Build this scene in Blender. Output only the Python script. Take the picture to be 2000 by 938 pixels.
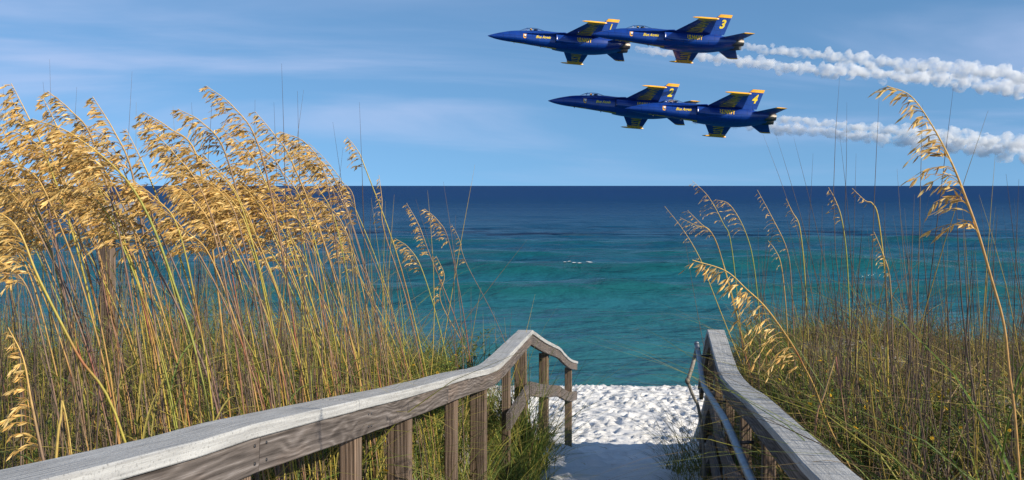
import bpy, math, random
import numpy as np
from mathutils import Vector, Matrix
from mathutils.bvhtree import BVHTree

# ------------------------------------------------------------------ clear
for _o in list(bpy.data.objects):
    bpy.data.objects.remove(_o)
scene = bpy.context.scene
col = scene.collection

# ------------------------------------------------------------------ camera, sky, sun, exposure
EYE, FPX, HOR = 6.0, 2000.0, 363.0           # eye height above the sea, focal length and horizon row of the 2000 x 938 photograph
cam_data = bpy.data.cameras.new('camera')
cam = bpy.data.objects.new('camera', cam_data)
col.objects.link(cam)
cam.location = (0, 0, EYE)
cam.rotation_euler = (math.pi / 2, 0, 0)
cam_data.sensor_width = 36.0
cam_data.lens = 36.0
cam_data.shift_y = -(469 - HOR) / 2000.0
cam_data.clip_start = 0.05
cam_data.clip_end = 90000.0
scene.camera = cam

SUN_EL = math.radians(27.5)
SUN_AZ = math.radians(120.0)                 # clockwise from +Y (view direction): from the right, a little behind
world = bpy.data.worlds.new('World')
scene.world = world
world.use_nodes = True
wn, wl = world.node_tree.nodes, world.node_tree.links
wn.clear()
w_out = wn.new('ShaderNodeOutputWorld')
w_bg = wn.new('ShaderNodeBackground')
w_bg.inputs['Strength'].default_value = 0.115
w_sky = wn.new('ShaderNodeTexSky')
w_sky.sky_type = 'NISHITA'
w_sky.sun_disc = False
w_sky.sun_elevation = SUN_EL
w_sky.sun_rotation = SUN_AZ
w_sky.altitude = 0
w_sky.air_density = 1.0
w_sky.dust_density = 0.0
w_sky.ozone_density = 3.0
# thin high cloud: noise on the direction projected to a flat layer
w_tc = wn.new('ShaderNodeTexCoord')
# look the sky up a little higher than the true direction: clear sea air without the yellow rim at the horizon
w_lift = wn.new('ShaderNodeVectorMath'); w_lift.operation = 'MULTIPLY_ADD'
w_lift.inputs[1].default_value = (1, 1, 0.9); w_lift.inputs[2].default_value = (0, 0, 0.21)
wl.new(w_tc.outputs['Generated'], w_lift.inputs[0]); wl.new(w_lift.outputs[0], w_sky.inputs['Vector'])
w_sep = wn.new('ShaderNodeSeparateXYZ')
wl.new(w_tc.outputs['Generated'], w_sep.inputs[0])
def wmath(op, a, b=None, clamp=False):
    n = wn.new('ShaderNodeMath'); n.operation = op; n.use_clamp = clamp
    for k, v in enumerate((a, b)):
        if v is None: continue
        if isinstance(v, (int, float)): n.inputs[k].default_value = v
        else: wl.new(v, n.inputs[k])
    return n.outputs[0]
zz = wmath('ADD', wmath('MAXIMUM', w_sep.outputs[2], 0.0), 0.10)
cx = wmath('DIVIDE', w_sep.outputs[0], zz)
cy = wmath('DIVIDE', w_sep.outputs[1], zz)
w_cmb = wn.new('ShaderNodeCombineXYZ')
wl.new(wmath('MULTIPLY', cx, 0.55), w_cmb.inputs[0])
wl.new(wmath('MULTIPLY', wmath('ADD', cy, wmath('MULTIPLY', cx, -0.25)), 0.85), w_cmb.inputs[1])
w_noise = wn.new('ShaderNodeTexNoise')
w_noise.inputs['Scale'].default_value = 0.55
w_noise.inputs['Detail'].default_value = 6.0
w_noise.inputs['Roughness'].default_value = 0.52
w_noise.inputs['Distortion'].default_value = 0.6
w_map = wn.new('ShaderNodeMapping')
w_map.inputs['Location'].default_value = (0.7, 2.9, 0.0)
wl.new(w_cmb.outputs[0], w_map.inputs[0])
wl.new(w_map.outputs[0], w_noise.inputs['Vector'])
w_mr = wn.new('ShaderNodeMapRange')
w_mr.interpolation_type = 'SMOOTHSTEP'
w_mr.inputs['From Min'].default_value = 0.42
w_mr.inputs['From Max'].default_value = 0.72
w_mr.inputs['To Max'].default_value = 0.75
wl.new(w_noise.outputs['Fac'], w_mr.inputs['Value'])
w_tint = wn.new('ShaderNodeMix'); w_tint.data_type = 'RGBA'; w_tint.blend_type = 'MULTIPLY'
w_tint.inputs['Factor'].default_value = 1.0
wl.new(w_sky.outputs['Color'], w_tint.inputs['A'])
w_tint.inputs['B'].default_value = (0.82, 1.05, 1.12, 1)
w_mix = wn.new('ShaderNodeMix'); w_mix.data_type = 'RGBA'
w_el = wn.new('ShaderNodeMapRange'); w_el.interpolation_type = 'SMOOTHSTEP'; w_el.inputs['From Max'].default_value = 0.09; w_el.inputs['To Min'].default_value = 0.15
wl.new(w_sep.outputs[2], w_el.inputs['Value'])
wl.new(wmath('MULTIPLY', w_mr.outputs[0], w_el.outputs[0]), w_mix.inputs['Factor'])
wl.new(w_tint.outputs['Result'], w_mix.inputs['A'])
w_mix.inputs['B'].default_value = (3.9, 4.6, 6.6, 1)
wl.new(w_mix.outputs['Result'], w_bg.inputs['Color'])
wl.new(w_bg.outputs[0], w_out.inputs['Surface'])

sun_data = bpy.data.lights.new('sun', 'SUN')
sun_data.energy = 5.0
sun_data.angle = math.radians(0.55)
sun_data.color = (1.0, 0.91, 0.76)
sun = bpy.data.objects.new('sun', sun_data)
col.objects.link(sun)
SUN_DIR = Vector((math.sin(SUN_AZ) * math.cos(SUN_EL), math.cos(SUN_AZ) * math.cos(SUN_EL), math.sin(SUN_EL)))
sun.rotation_euler = SUN_DIR.to_track_quat('Z', 'Y').to_euler()
sun.location = SUN_DIR * 60

vs = scene.view_settings
vs.view_transform = 'Standard'; vs.look = 'None'; vs.exposure = 0.30; vs.gamma = 1.0
vs.use_curve_mapping = False
try:
    scene.cycles.max_bounces = 8
    scene.cycles.volume_bounces = 8
    scene.cycles.volume_step_rate = 0.06
    scene.cycles.transparent_max_bounces = 16
    scene.cycles.use_denoising = True
except Exception:
    pass

# ------------------------------------------------------------------ helpers
rng = np.random.default_rng(11)
random.seed(11)

def at(px, py, Y):
    """the point at depth Y that the photograph shows at pixel (px, py)"""
    return np.array([(px - 1000) / FPX * Y, Y, EYE - (py - HOR) / FPX * Y])

def tag(o, label=None, cat=None, group=None, kind=None):
    if label: o['label'] = label
    if cat: o['category'] = cat
    if group: o['group'] = group
    if kind: o['kind'] = kind
    return o

def empty(name, loc=(0, 0, 0)):
    o = bpy.data.objects.new(name, None)
    o.empty_display_size = 0.1
    o.location = loc
    col.objects.link(o)
    return o

def mesh_np(name, verts, quads=None, tris=None, smooth=False, colors=None, vec=None):
    me = bpy.data.meshes.new(name)
    verts = np.asarray(verts, dtype=np.float32).reshape(-1, 3)
    q = np.zeros((0, 4), np.int32) if quads is None else np.asarray(quads, np.int32).reshape(-1, 4)
    t = np.zeros((0, 3), np.int32) if tris is None else np.asarray(tris, np.int32).reshape(-1, 3)
    me.vertices.add(len(verts)); me.vertices.foreach_set('co', verts.ravel())
    me.loops.add(q.size + t.size)
    me.loops.foreach_set('vertex_index', np.concatenate([q.ravel(), t.ravel()]).astype(np.int32))
    me.polygons.add(len(q) + len(t))
    starts = np.concatenate([np.arange(len(q)) * 4, q.size + np.arange(len(t)) * 3]).astype(np.int32)
    me.polygons.foreach_set('loop_start', starts)
    try:
        me.polygons.foreach_set('loop_total', np.concatenate([np.full(len(q), 4), np.full(len(t), 3)]).astype(np.int32))
    except Exception:
        pass
    me.polygons.foreach_set('use_smooth', np.full(len(q) + len(t), bool(smooth)))
    if colors is not None:
        a = me.attributes.new('tint', 'FLOAT_COLOR', 'POINT')
        c = np.ones((len(verts), 4), np.float32); c[:, :3] = np.asarray(colors, np.float32).reshape(-1, 3)
        a.data.foreach_set('color', c.ravel())
    if vec is not None:
        a = me.attributes.new('grain', 'FLOAT_VECTOR', 'POINT')
        a.data.foreach_set('vector', np.asarray(vec, np.float32).ravel())
    me.update(calc_edges=True)
    me.validate()
    return me

def link(name, me, mat, parent=None):
    o = bpy.data.objects.new(name, me)
    if mat is not None and len(me.materials) == 0:
        me.materials.append(mat)
    col.objects.link(o)
    if parent is not None:
        o.parent = parent
    return o

class Bag:
    """collects pieces into one mesh"""
    def __init__(s): s.v, s.q, s.t, s.c, s.g, s.n = [], [], [], [], [], 0
    def add(s, v, q=None, t=None, c=None, g=None):
        v = np.asarray(v, float).reshape(-1, 3)
        if q is not None and len(q): s.q.append(np.asarray(q) + s.n)
        if t is not None and len(t): s.t.append(np.asarray(t) + s.n)
        s.v.append(v); s.n += len(v)
        if c is not None: s.c.append(np.broadcast_to(np.asarray(c, float), (len(v), 3)))
        if g is not None: s.g.append(np.asarray(g, float).reshape(-1, 3))
    def mesh(s, name, smooth=False):
        return mesh_np(name, np.concatenate(s.v), np.concatenate(s.q) if s.q else None, np.concatenate(s.t) if s.t else None,
                       smooth, np.concatenate(s.c) if s.c else None, np.concatenate(s.g) if s.g else None)
    def build(s, name, mat, parent=None, smooth=False):
        return link(name, s.mesh(name, smooth), mat, parent)

def vnoise(x, y, seed=0):
    """smooth value noise in [0, 1]"""
    x = np.asarray(x, float); y = np.asarray(y, float)
    xi = np.floor(x).astype(np.int64); yi = np.floor(y).astype(np.int64)
    fx = x - xi; fy = y - yi
    fx = fx * fx * (3 - 2 * fx); fy = fy * fy * (3 - 2 * fy)
    def h(a, b):
        n = (a * 374761393 + b * 668265263 + seed * 1442695041) & 0x7fffffff
        n = ((n ^ (n >> 13)) * 1274126177) & 0x7fffffff
        n = (n ^ (n >> 16)) & 0xffff
        return n / 65535.0
    return (h(xi, yi) * (1 - fx) + h(xi + 1, yi) * fx) * (1 - fy) + (h(xi, yi + 1) * (1 - fx) + h(xi + 1, yi + 1) * fx) * fy

def fbm(x, y, seed=0, octaves=4, gain=0.5):
    s = 0; a = 1; tot = 0
    for k in range(octaves):
        s = s + a * vnoise(x * 2 ** k + 17.3 * k, y * 2 ** k - 9.1 * k, seed + k); tot += a; a *= gain
    return s / tot

def sstep(a, b, x):
    t = np.clip((np.asarray(x, float) - a) / (b - a), 0, 1)
    return t * t * (3 - 2 * t)

def catmull(pts, n):
    """points on a smooth curve through pts (n per span)"""
    P = np.asarray(pts, float)
    Q = np.vstack([2 * P[0] - P[1], P, 2 * P[-1] - P[-2]])
    out = []
    for i in range(1, len(Q) - 2):
        for k in range(n):
            t = k / n
            a, b, c, d = Q[i - 1], Q[i], Q[i + 1], Q[i + 2]
            out.append(0.5 * (2 * b + (c - a) * t + (2 * a - 5 * b + 4 * c - d) * t * t + (3 * b - a - 3 * c + d) * t ** 3))
    out.append(P[-1])
    return np.array(out)

def tubes(P, R, C, sides=4):
    """P (N,K,3) centre lines, R (N,K) radii, C (N,K,3) colours -> verts, quads, colours of N tubes"""
    P = np.asarray(P, float); N, K, _ = P.shape
    T = np.gradient(P, axis=1); T /= np.linalg.norm(T, axis=2, keepdims=True) + 1e-9
    ref = np.where(np.abs(T[..., 1:2]) > 0.9, np.array([1.0, 0, 0]), np.array([0, 1.0, 0]))
    A = np.cross(T, ref); A /= np.linalg.norm(A, axis=2, keepdims=True) + 1e-9
    B = np.cross(T, A)
    ang = np.arange(sides) * 2 * np.pi / sides + 0.4
    V = P[:, :, None, :] + R[:, :, None, None] * (np.cos(ang)[None, None, :, None] * A[:, :, None, :] + np.sin(ang)[None, None, :, None] * B[:, :, None, :])
    idx = np.arange(N * K * sides).reshape(N, K, sides)
    a = idx[:, :-1, :]; b = np.roll(a, -1, axis=2); c = idx[:, 1:, :]; d = np.roll(c, -1, axis=2)
    q = np.stack([a, b, d, c], -1).reshape(-1, 4)
    CC = np.broadcast_to(np.asarray(C, float)[:, :, None, :], V.shape)
    return V.reshape(-1, 3), q, CC.reshape(-1, 3)

def ribbons(P, W, C, twist):
    """P (N,K,3) centre lines, W (N,K) half widths, twist (N,) angle of the flat side -> verts, quads, colours; slightly folded blades"""
    P = np.asarray(P, float); N, K, _ = P.shape
    T = np.gradient(P, axis=1); T /= np.linalg.norm(T, axis=2, keepdims=True) + 1e-9
    S = np.stack([np.cos(twist), np.sin(twist), np.zeros(N)], -1)[:, None, :]
    S = S - (S * T).sum(-1, keepdims=True) * T
    S /= np.linalg.norm(S, axis=2, keepdims=True) + 1e-9
    Nn = np.cross(T, S)
    L = P - S * W[..., None] + Nn * W[..., None] * 0.5
    Rr = P + S * W[..., None] + Nn * W[..., None] * 0.5
    V = np.stack([L, P, Rr], 2)
    idx = np.arange(N * K * 3).reshape(N, K, 3)
    q1 = np.stack([idx[:, :-1, 0], idx[:, :-1, 1], idx[:, 1:, 1], idx[:, 1:, 0]], -1)
    q2 = np.stack([idx[:, :-1, 1], idx[:, :-1, 2], idx[:, 1:, 2], idx[:, 1:, 1]], -1)
    q = np.concatenate([q1.reshape(-1, 4), q2.reshape(-1, 4)])
    CC = np.broadcast_to(np.asarray(C, float)[:, :, None, :], V.shape)
    return V.reshape(-1, 3), q, CC.reshape(-1, 3)

# ------------------------------------------------------------------ materials
class NT:
    def __init__(s, name):
        s.m = bpy.data.materials.new(name); s.m.use_nodes = True
        s.n = s.m.node_tree.nodes; s.l = s.m.node_tree.links
        s.bsdf = s.n['Principled BSDF']; s.out = s.n['Material Output']
    def node(s, typ, **kw):
        nd = s.n.new('ShaderNode' + typ)
        for k, v in kw.items():
            if k in nd.inputs.keys():
                if hasattr(v, 'is_linked'): s.l.new(v, nd.inputs[k])
                else: nd.inputs[k].default_value = v
            else: setattr(nd, k, v)
        return nd
    def put(s, inp, v):
        i = s.bsdf.inputs[inp]
        if hasattr(v, 'is_linked'): s.l.new(v, i)
        else: i.default_value = v
    def noise(s, vec=None, scale=5, detail=4, rough=0.55, dist=0.0):
        nd = s.node('TexNoise', Scale=scale, Detail=detail, Roughness=rough, Distortion=dist)
        if vec is not None: s.l.new(vec, nd.inputs['Vector'])
        return nd.outputs['Fac']
    def ramp(s, fac, stops):
        nd = s.n.new('ShaderNodeValToRGB'); e = nd.color_ramp.elements
        while len(e) < len(stops): e.new(0.5)
        for el, (p, c) in zip(e, stops):
            el.position = p; el.color = (c[0], c[1], c[2], 1) if hasattr(c, '__len__') else (c, c, c, 1)
        s.l.new(fac, nd.inputs['Fac'])
        return nd.outputs['Color']
    def mix(s, fac, a, b, mode='MIX'):
        nd = s.n.new('ShaderNodeMix'); nd.data_type = 'RGBA'; nd.blend_type = mode
        for k, v in (('Factor', fac), ('A', a), ('B', b)):
            i = [x for x in nd.inputs if x.name == k and (x.type == ('VALUE' if k == 'Factor' else 'RGBA'))][0]
            if hasattr(v, 'is_linked'): s.l.new(v, i)
            else: i.default_value = v if not hasattr(v, '__len__') else (v[0], v[1], v[2], 1)
        return [x for x in nd.outputs if x.type == 'RGBA'][0]
    def math(s, op, a, b=None, clamp=False):
        nd = s.n.new('ShaderNodeMath'); nd.operation = op; nd.use_clamp = clamp
        for k, v in enumerate((a, b)):
            if v is None: continue
            if hasattr(v, 'is_linked'): s.l.new(v, nd.inputs[k])
            else: nd.inputs[k].default_value = v
        return nd.outputs[0]
    def attr(s, name, out='Color'):
        nd = s.n.new('ShaderNodeAttribute'); nd.attribute_name = name
        return nd.outputs[out]
    def mapping(s, vec, scale=(1, 1, 1), loc=(0, 0, 0)):
        nd = s.node('Mapping'); nd.inputs['Scale'].default_value = scale; nd.inputs['Location'].default_value = loc
        s.l.new(vec, nd.inputs['Vector']); return nd.outputs[0]
    def bump(s, h, strength=0.3, dist=0.01):
        nd = s.node('Bump', Strength=strength, Distance=dist)
        s.l.new(h, nd.inputs['Height']); s.l.new(nd.outputs[0], s.bsdf.inputs['Normal']); return nd
    def pos(s): return s.node('NewGeometry').outputs['Position']
    def obj(s): return s.node('TexCoord').outputs['Object']

def plant_mat(name, gain=1.0, rough=0.6, transl=0.25):
    t = NT(name)
    c = t.attr('tint')
    n = t.noise(t.pos(), 60, 2)
    c2 = t.mix(1.0, c, t.ramp(n, [(0.25, 0.72 * gain), (0.75, 1.22 * gain)]), 'MULTIPLY')
    t.put('Base Color', c2); t.put('Roughness', rough); t.put('Specular IOR Level', 0.35)
    if transl > 0:
        tr = t.node('BsdfTranslucent'); t.l.new(c2, tr.inputs['Color'])
        mx = t.node('MixShader'); mx.inputs[0].default_value = transl
        t.l.new(t.bsdf.outputs[0], mx.inputs[1]); t.l.new(tr.outputs[0], mx.inputs[2]); t.l.new(mx.outputs[0], t.out.inputs['Surface'])
    return t.m
M = {}
M['blade'] = plant_mat('grass_blade')
M['stalk'] = plant_mat('dry_stalk', 1.0, 0.55, 0.0)
M['seed'] = plant_mat('seed_husk', 1.0, 0.5, 0.3)

def wood(name, dark, mid, light, contrast=1.0, bands=34.0, swirl=1.0):
    t = NT(name)
    g = t.attr('grain', 'Vector')
    lo = t.noise(t.mapping(g, (2.2, 9, 9)), 1.0, 2, 0.5)
    sep = t.node('SeparateXYZ'); t.l.new(g, sep.inputs[0])
    ph = t.math('ADD', t.math('ADD', sep.outputs[1], t.math('MULTIPLY', sep.outputs[2], 0.7)), t.math('MULTIPLY', lo, 0.14 * swirl))
    vor = t.node('TexVoronoi'); vor.inputs['Scale'].default_value = 1.0; vor.inputs['Randomness'].default_value = 1.0
    t.l.new(t.mapping(g, (2.6, 8, 8), (0.3, 0.2, 0)), vor.inputs['Vector'])
    kn = t.node('MapRange'); kn.interpolation_type = 'SMOOTHSTEP'; kn.inputs['From Min'].default_value = 0.42; kn.inputs['From Max'].default_value = 0.02
    t.l.new(vor.outputs['Distance'], kn.inputs['Value'])
    ph = t.math('ADD', ph, t.math('MULTIPLY', kn.outputs[0], 0.045 * swirl))
    wv = t.math('MULTIPLY', t.math('ADD', t.math('SINE', t.math('MULTIPLY', ph, bands * 6.283)), 1.0), 0.5)
    fine = t.noise(t.mapping(g, (3.5, 120, 120)), 1.0, 6, 0.72)
    blot = t.noise(t.mapping(g, (1.5, 6, 6), (3, 1, 2)), 1.0, 3, 0.6)
    f = t.math('ADD', t.math('MULTIPLY', wv, 0.5 * contrast), t.math('MULTIPLY', t.math('SUBTRACT', t.math('MULTIPLY', fine, 1.9), 0.45), 0.6), True)
    c = t.ramp(f, [(0.18, dark), (0.5, mid), (0.88, light)])
    c = t.mix(1.0, c, t.ramp(blot, [(0.3, (0.72, 0.70, 0.68)), (0.5, (1, 1, 1)), (0.72, (1.22, 1.1, 1.0))]), 'MULTIPLY')
    t.put('Base Color', c); t.put('Roughness', 0.8); t.put('Specular IOR Level', 0.25)
    t.bump(f, 0.5, 0.004)
    return t.m
M['rail_wood'] = wood('weathered_rail_wood', (0.052, 0.042, 0.036), (0.158, 0.133, 0.118), (0.40, 0.36, 0.34), 0.42, 70, 0.5)
M['post_wood'] = wood('weathered_post_wood', (0.055, 0.038, 0.027), (0.17, 0.12, 0.085), (0.36, 0.28, 0.22), 0.6, 60, 0.3)
def cap_mat():
    t = NT('weathered_cap_board')
    g = t.attr('grain', 'Vector')
    streak = t.noise(t.mapping(g, (3, 120, 120)), 1.0, 4, 0.6)
    spk = t.noise(t.mapping(g, (90, 140, 140)), 1.0, 3, 0.7)
    blot = t.noise(t.mapping(g, (4, 12, 12)), 1.0, 4, 0.6)
    c = t.ramp(streak, [(0.3, (0.32, 0.315, 0.305)), (0.65, (0.49, 0.485, 0.465))])
    c = t.mix(1.0, c, t.ramp(blot, [(0.3, 0.85), (0.7, 1.12)]), 'MULTIPLY')
    c = t.mix(t.ramp(spk, [(0.34, 0.75), (0.44, 0.0)]), c, (0.20, 0.195, 0.19))
    t.put('Base Color', c); t.put('Roughness', 0.85); t.put('Specular IOR Level', 0.2)
    t.bump(t.math('ADD', spk, t.math('MULTIPLY', streak, 1.4)), 0.55, 0.004)
    return t.m
M['cap'] = cap_mat()
def metal(name, colr, rough, bump=0.0, metallic=1.0):
    t = NT(name); n = t.noise(t.obj(), 25, 4)
    t.put('Base Color', t.mix(1.0, colr, t.ramp(n, [(0.3, 0.75), (0.7, 1.15)]), 'MULTIPLY'))
    t.put('Metallic', metallic); t.put('Roughness', rough)
    if bump: t.bump(n, bump, 0.002)
    return t.m
M['galv'] = metal('galvanised_pipe', (0.30, 0.32, 0.345), 0.5, 0.15)
M['dark_metal'] = metal('dark_bolt_metal', (0.08, 0.08, 0.085), 0.5)

# ================================================================== THE SETTING
AX = 0.125                                   # the boardwalk runs a little to the right of the view: u = x - AX * y is the distance across it
PATH = np.array([(-60, 1.2), (0, 1.6), (1.65, 1.62), (3.5, 1.88), (5.8, 2.2), (7.5, 2.42), (9.2, 2.6), (10, 2.82), (12.3, 3.3), (15.9, 4.02), (18, 4.22), (22, 4.58), (24, 4.76), (25.2, 4.89), (26.2, 5.15), (28, 5.55), (31, 6.05), (36, 6.9), (60, 8.5)])
DUNE_L = np.array([(-60, 1.0), (0, 1.5), (4, 1.56), (7, 1.52), (8.6, 1.55), (9.6, 1.85), (11, 2.35), (13, 3.1), (15, 3.75), (17, 4.1), (19, 4.3), (20, 9)])
DUNE_R = np.array([(-60, 1.0), (0, 1.3), (5, 1.5), (8.5, 1.55), (11, 1.75), (13.2, 2.15), (14.5, 2.45), (15.0, 3.2), (15.8, 4.0), (19, 4.3), (20, 9)])
def interp(tab, y): return np.interp(y, tab[:, 0], tab[:, 1])

def ground_drop(x, y):
    x = np.asarray(x, float); y = np.asarray(y, float)
    u = x - AX * y
    p = interp(PATH, y)
    dune = 1 - sstep(14.5, 18.5, y)
    n1 = (fbm(x * 0.7, y * 0.7, 3) - 0.5) * 0.30 + (fbm(x * 2.4, y * 2.4, 8) - 0.5) * 0.12
    far = sstep(8.0, 10.0, y)
    wl = sstep(-0.92, -1.6, u) * (1 - far) + sstep(-1.0, -2.6, u) * far
    wr = sstep(0.62, 1.15, u)
    dl = np.minimum(interp(DUNE_L, y), p) + n1 * dune - 0.0
    dr = np.minimum(interp(DUNE_R, y), p) + (n1 * 1.4 + 0.08 * np.sin(u * 1.9 + 0.6) * sstep(1.3, 2.0, u)) * dune
    d = p * (1 - wl - wr) + dl * wl + dr * wr
    # sand drifted against the foot of the left railing
    d = d - 0.26 * np.exp(-((u + 1.05) / 0.45) ** 2 - ((y - 10.9) / 1.5) ** 2) * dune
    d = d + (fbm(x * 3.1, y * 3.1, 21) - 0.5) * 0.05 * (np.abs(u) < 1.5)
    return d
def ground_z(x, y): return EYE - ground_drop(x, y)

def build_ground():
    def axis(*parts): return np.unique(np.round(np.concatenate([np.arange(a, b, s) for a, b, s in parts]), 4))
    xs = axis((-420, -60, 40), (-60, -12, 3), (-12, -2.2, 0.2), (-2.2, 7.0, 0.05), (7.0, 14, 0.25), (14, 60, 3), (60, 421, 40))
    ys = axis((-60, -3, 3), (-3, 15, 0.13), (15, 27.2, 0.048), (27.2, 34, 0.35), (34, 61, 3))
    X, Y = np.meshgrid(xs, ys)
    D = ground_drop(X, Y)
    # trampled beach: soft lumps, then many footprints with pushed-up rims
    m = sstep(15.4, 16.6, Y) * (1 - sstep(25.0, 26.4, Y))
    lump = (1 - np.abs(2 * fbm(X * 2.0, Y * 1.7, 41, 3) - 1)) ** 1.5 * 0.03 + fbm(X * 4.6, Y * 3.2, 44, 3) * 0.03
    D -= (lump - 0.10) * m
    r = np.random.default_rng(5)
    for k in range(2000):
        fx, fy = r.uniform(-1.5, 6.0), r.uniform(15.5, 27.0)
        a = r.normal(0.2, 0.9); L, Wd = r.uniform(0.09, 0.17), r.uniform(0.06, 0.095)
        dep = r.uniform(0.025, 0.085)
        i0, i1 = np.searchsorted(xs, [fx - 0.5, fx + 0.5]); j0, j1 = np.searchsorted(ys, [fy - 0.5, fy + 0.5])
        xx = X[j0:j1, i0:i1] - fx; yy = Y[j0:j1, i0:i1] - fy
        p = (xx * math.sin(a) + yy * math.cos(a)) / L; q = (xx * math.cos(a) - yy * math.sin(a)) / Wd
        rr = p * p + q * q
        D[j0:j1, i0:i1] += (np.exp(-rr ** 2.2) * dep - np.exp(-((np.sqrt(rr) - 1.45) / 0.4) ** 2) * dep * 0.35) * m[j0:j1, i0:i1]
    # the shaded walk: gentler dents
    mp = (1 - sstep(15.4, 16.6, Y)) * (np.abs(X - AX * Y) < 1.4) * sstep(4, 8, Y)
    D -= (fbm(X * 4.2, Y * 3.6, 61, 3) - 0.5) * 0.16 * mp
    Z = EYE - D
    n = len(xs); idx = np.arange(X.size).reshape(X.shape)
    q = np.stack([idx[:-1, :-1], idx[:-1, 1:], idx[1:, 1:], idx[1:, :-1]], -1).reshape(-1, 4)
    t = NT('white_quartz_sand')
    p = t.pos(); sep = t.node('SeparateXYZ'); t.l.new(p, sep.inputs[0])
    fine = t.noise(p, 38, 6, 0.7); big = t.noise(p, 2.2, 4, 0.6)
    sand = t.mix(1.0, (0.70, 0.685, 0.665), t.ramp(fine, [(0.3, 0.88), (0.7, 1.08)]), 'MULTIPLY')
    # dune litter: broken straw and dirt lying on the sand of the dune, none on the beach or the walk
    mr = t.node('MapRange'); mr.inputs['From Min'].default_value = 13.5; mr.inputs['From Max'].default_value = 16.5
    mr.inputs['To Min'].default_value = 1; mr.inputs['To Max'].default_value = 0; t.l.new(sep.outputs[1], mr.inputs['Value'])
    u = t.math('SUBTRACT', sep.outputs[0], t.math('MULTIPLY', sep.outputs[1], AX))
    side = t.math('GREATER_THAN', t.math('ABSOLUTE', t.math('ADD', u, 0.2)), 0.95)
    lit = t.math('MULTIPLY', t.math('MULTIPLY', mr.outputs[0], side), t.ramp(t.math('ADD', t.math('MULTIPLY', big, 0.7), t.math('MULTIPLY', fine, 0.45)), [(0.50, 1.0), (0.76, 0.2)]))
    litc = t.ramp(t.noise(p, 24, 4), [(0.3, (0.035, 0.028, 0.018)), (0.7, (0.17, 0.13, 0.085))])
    t.put('Base Color', t.mix(lit, sand, litc))
    t.put('Roughness', 0.95); t.put('Specular IOR Level', 0.1)
    t.bump(t.math('ADD', t.noise(p, 120, 3), t.math('MULTIPLY', t.noise(p, 14, 4), 2.0)), 0.5, 0.012)
    o = link('sand_ground', mesh_np('sand_ground', np.stack([X, Y, Z], -1), q, smooth=True), t.m)
    tag(o, 'white sand of the dunes, the walk and the trampled beach', None, None, 'structure')
build_ground()

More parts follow.
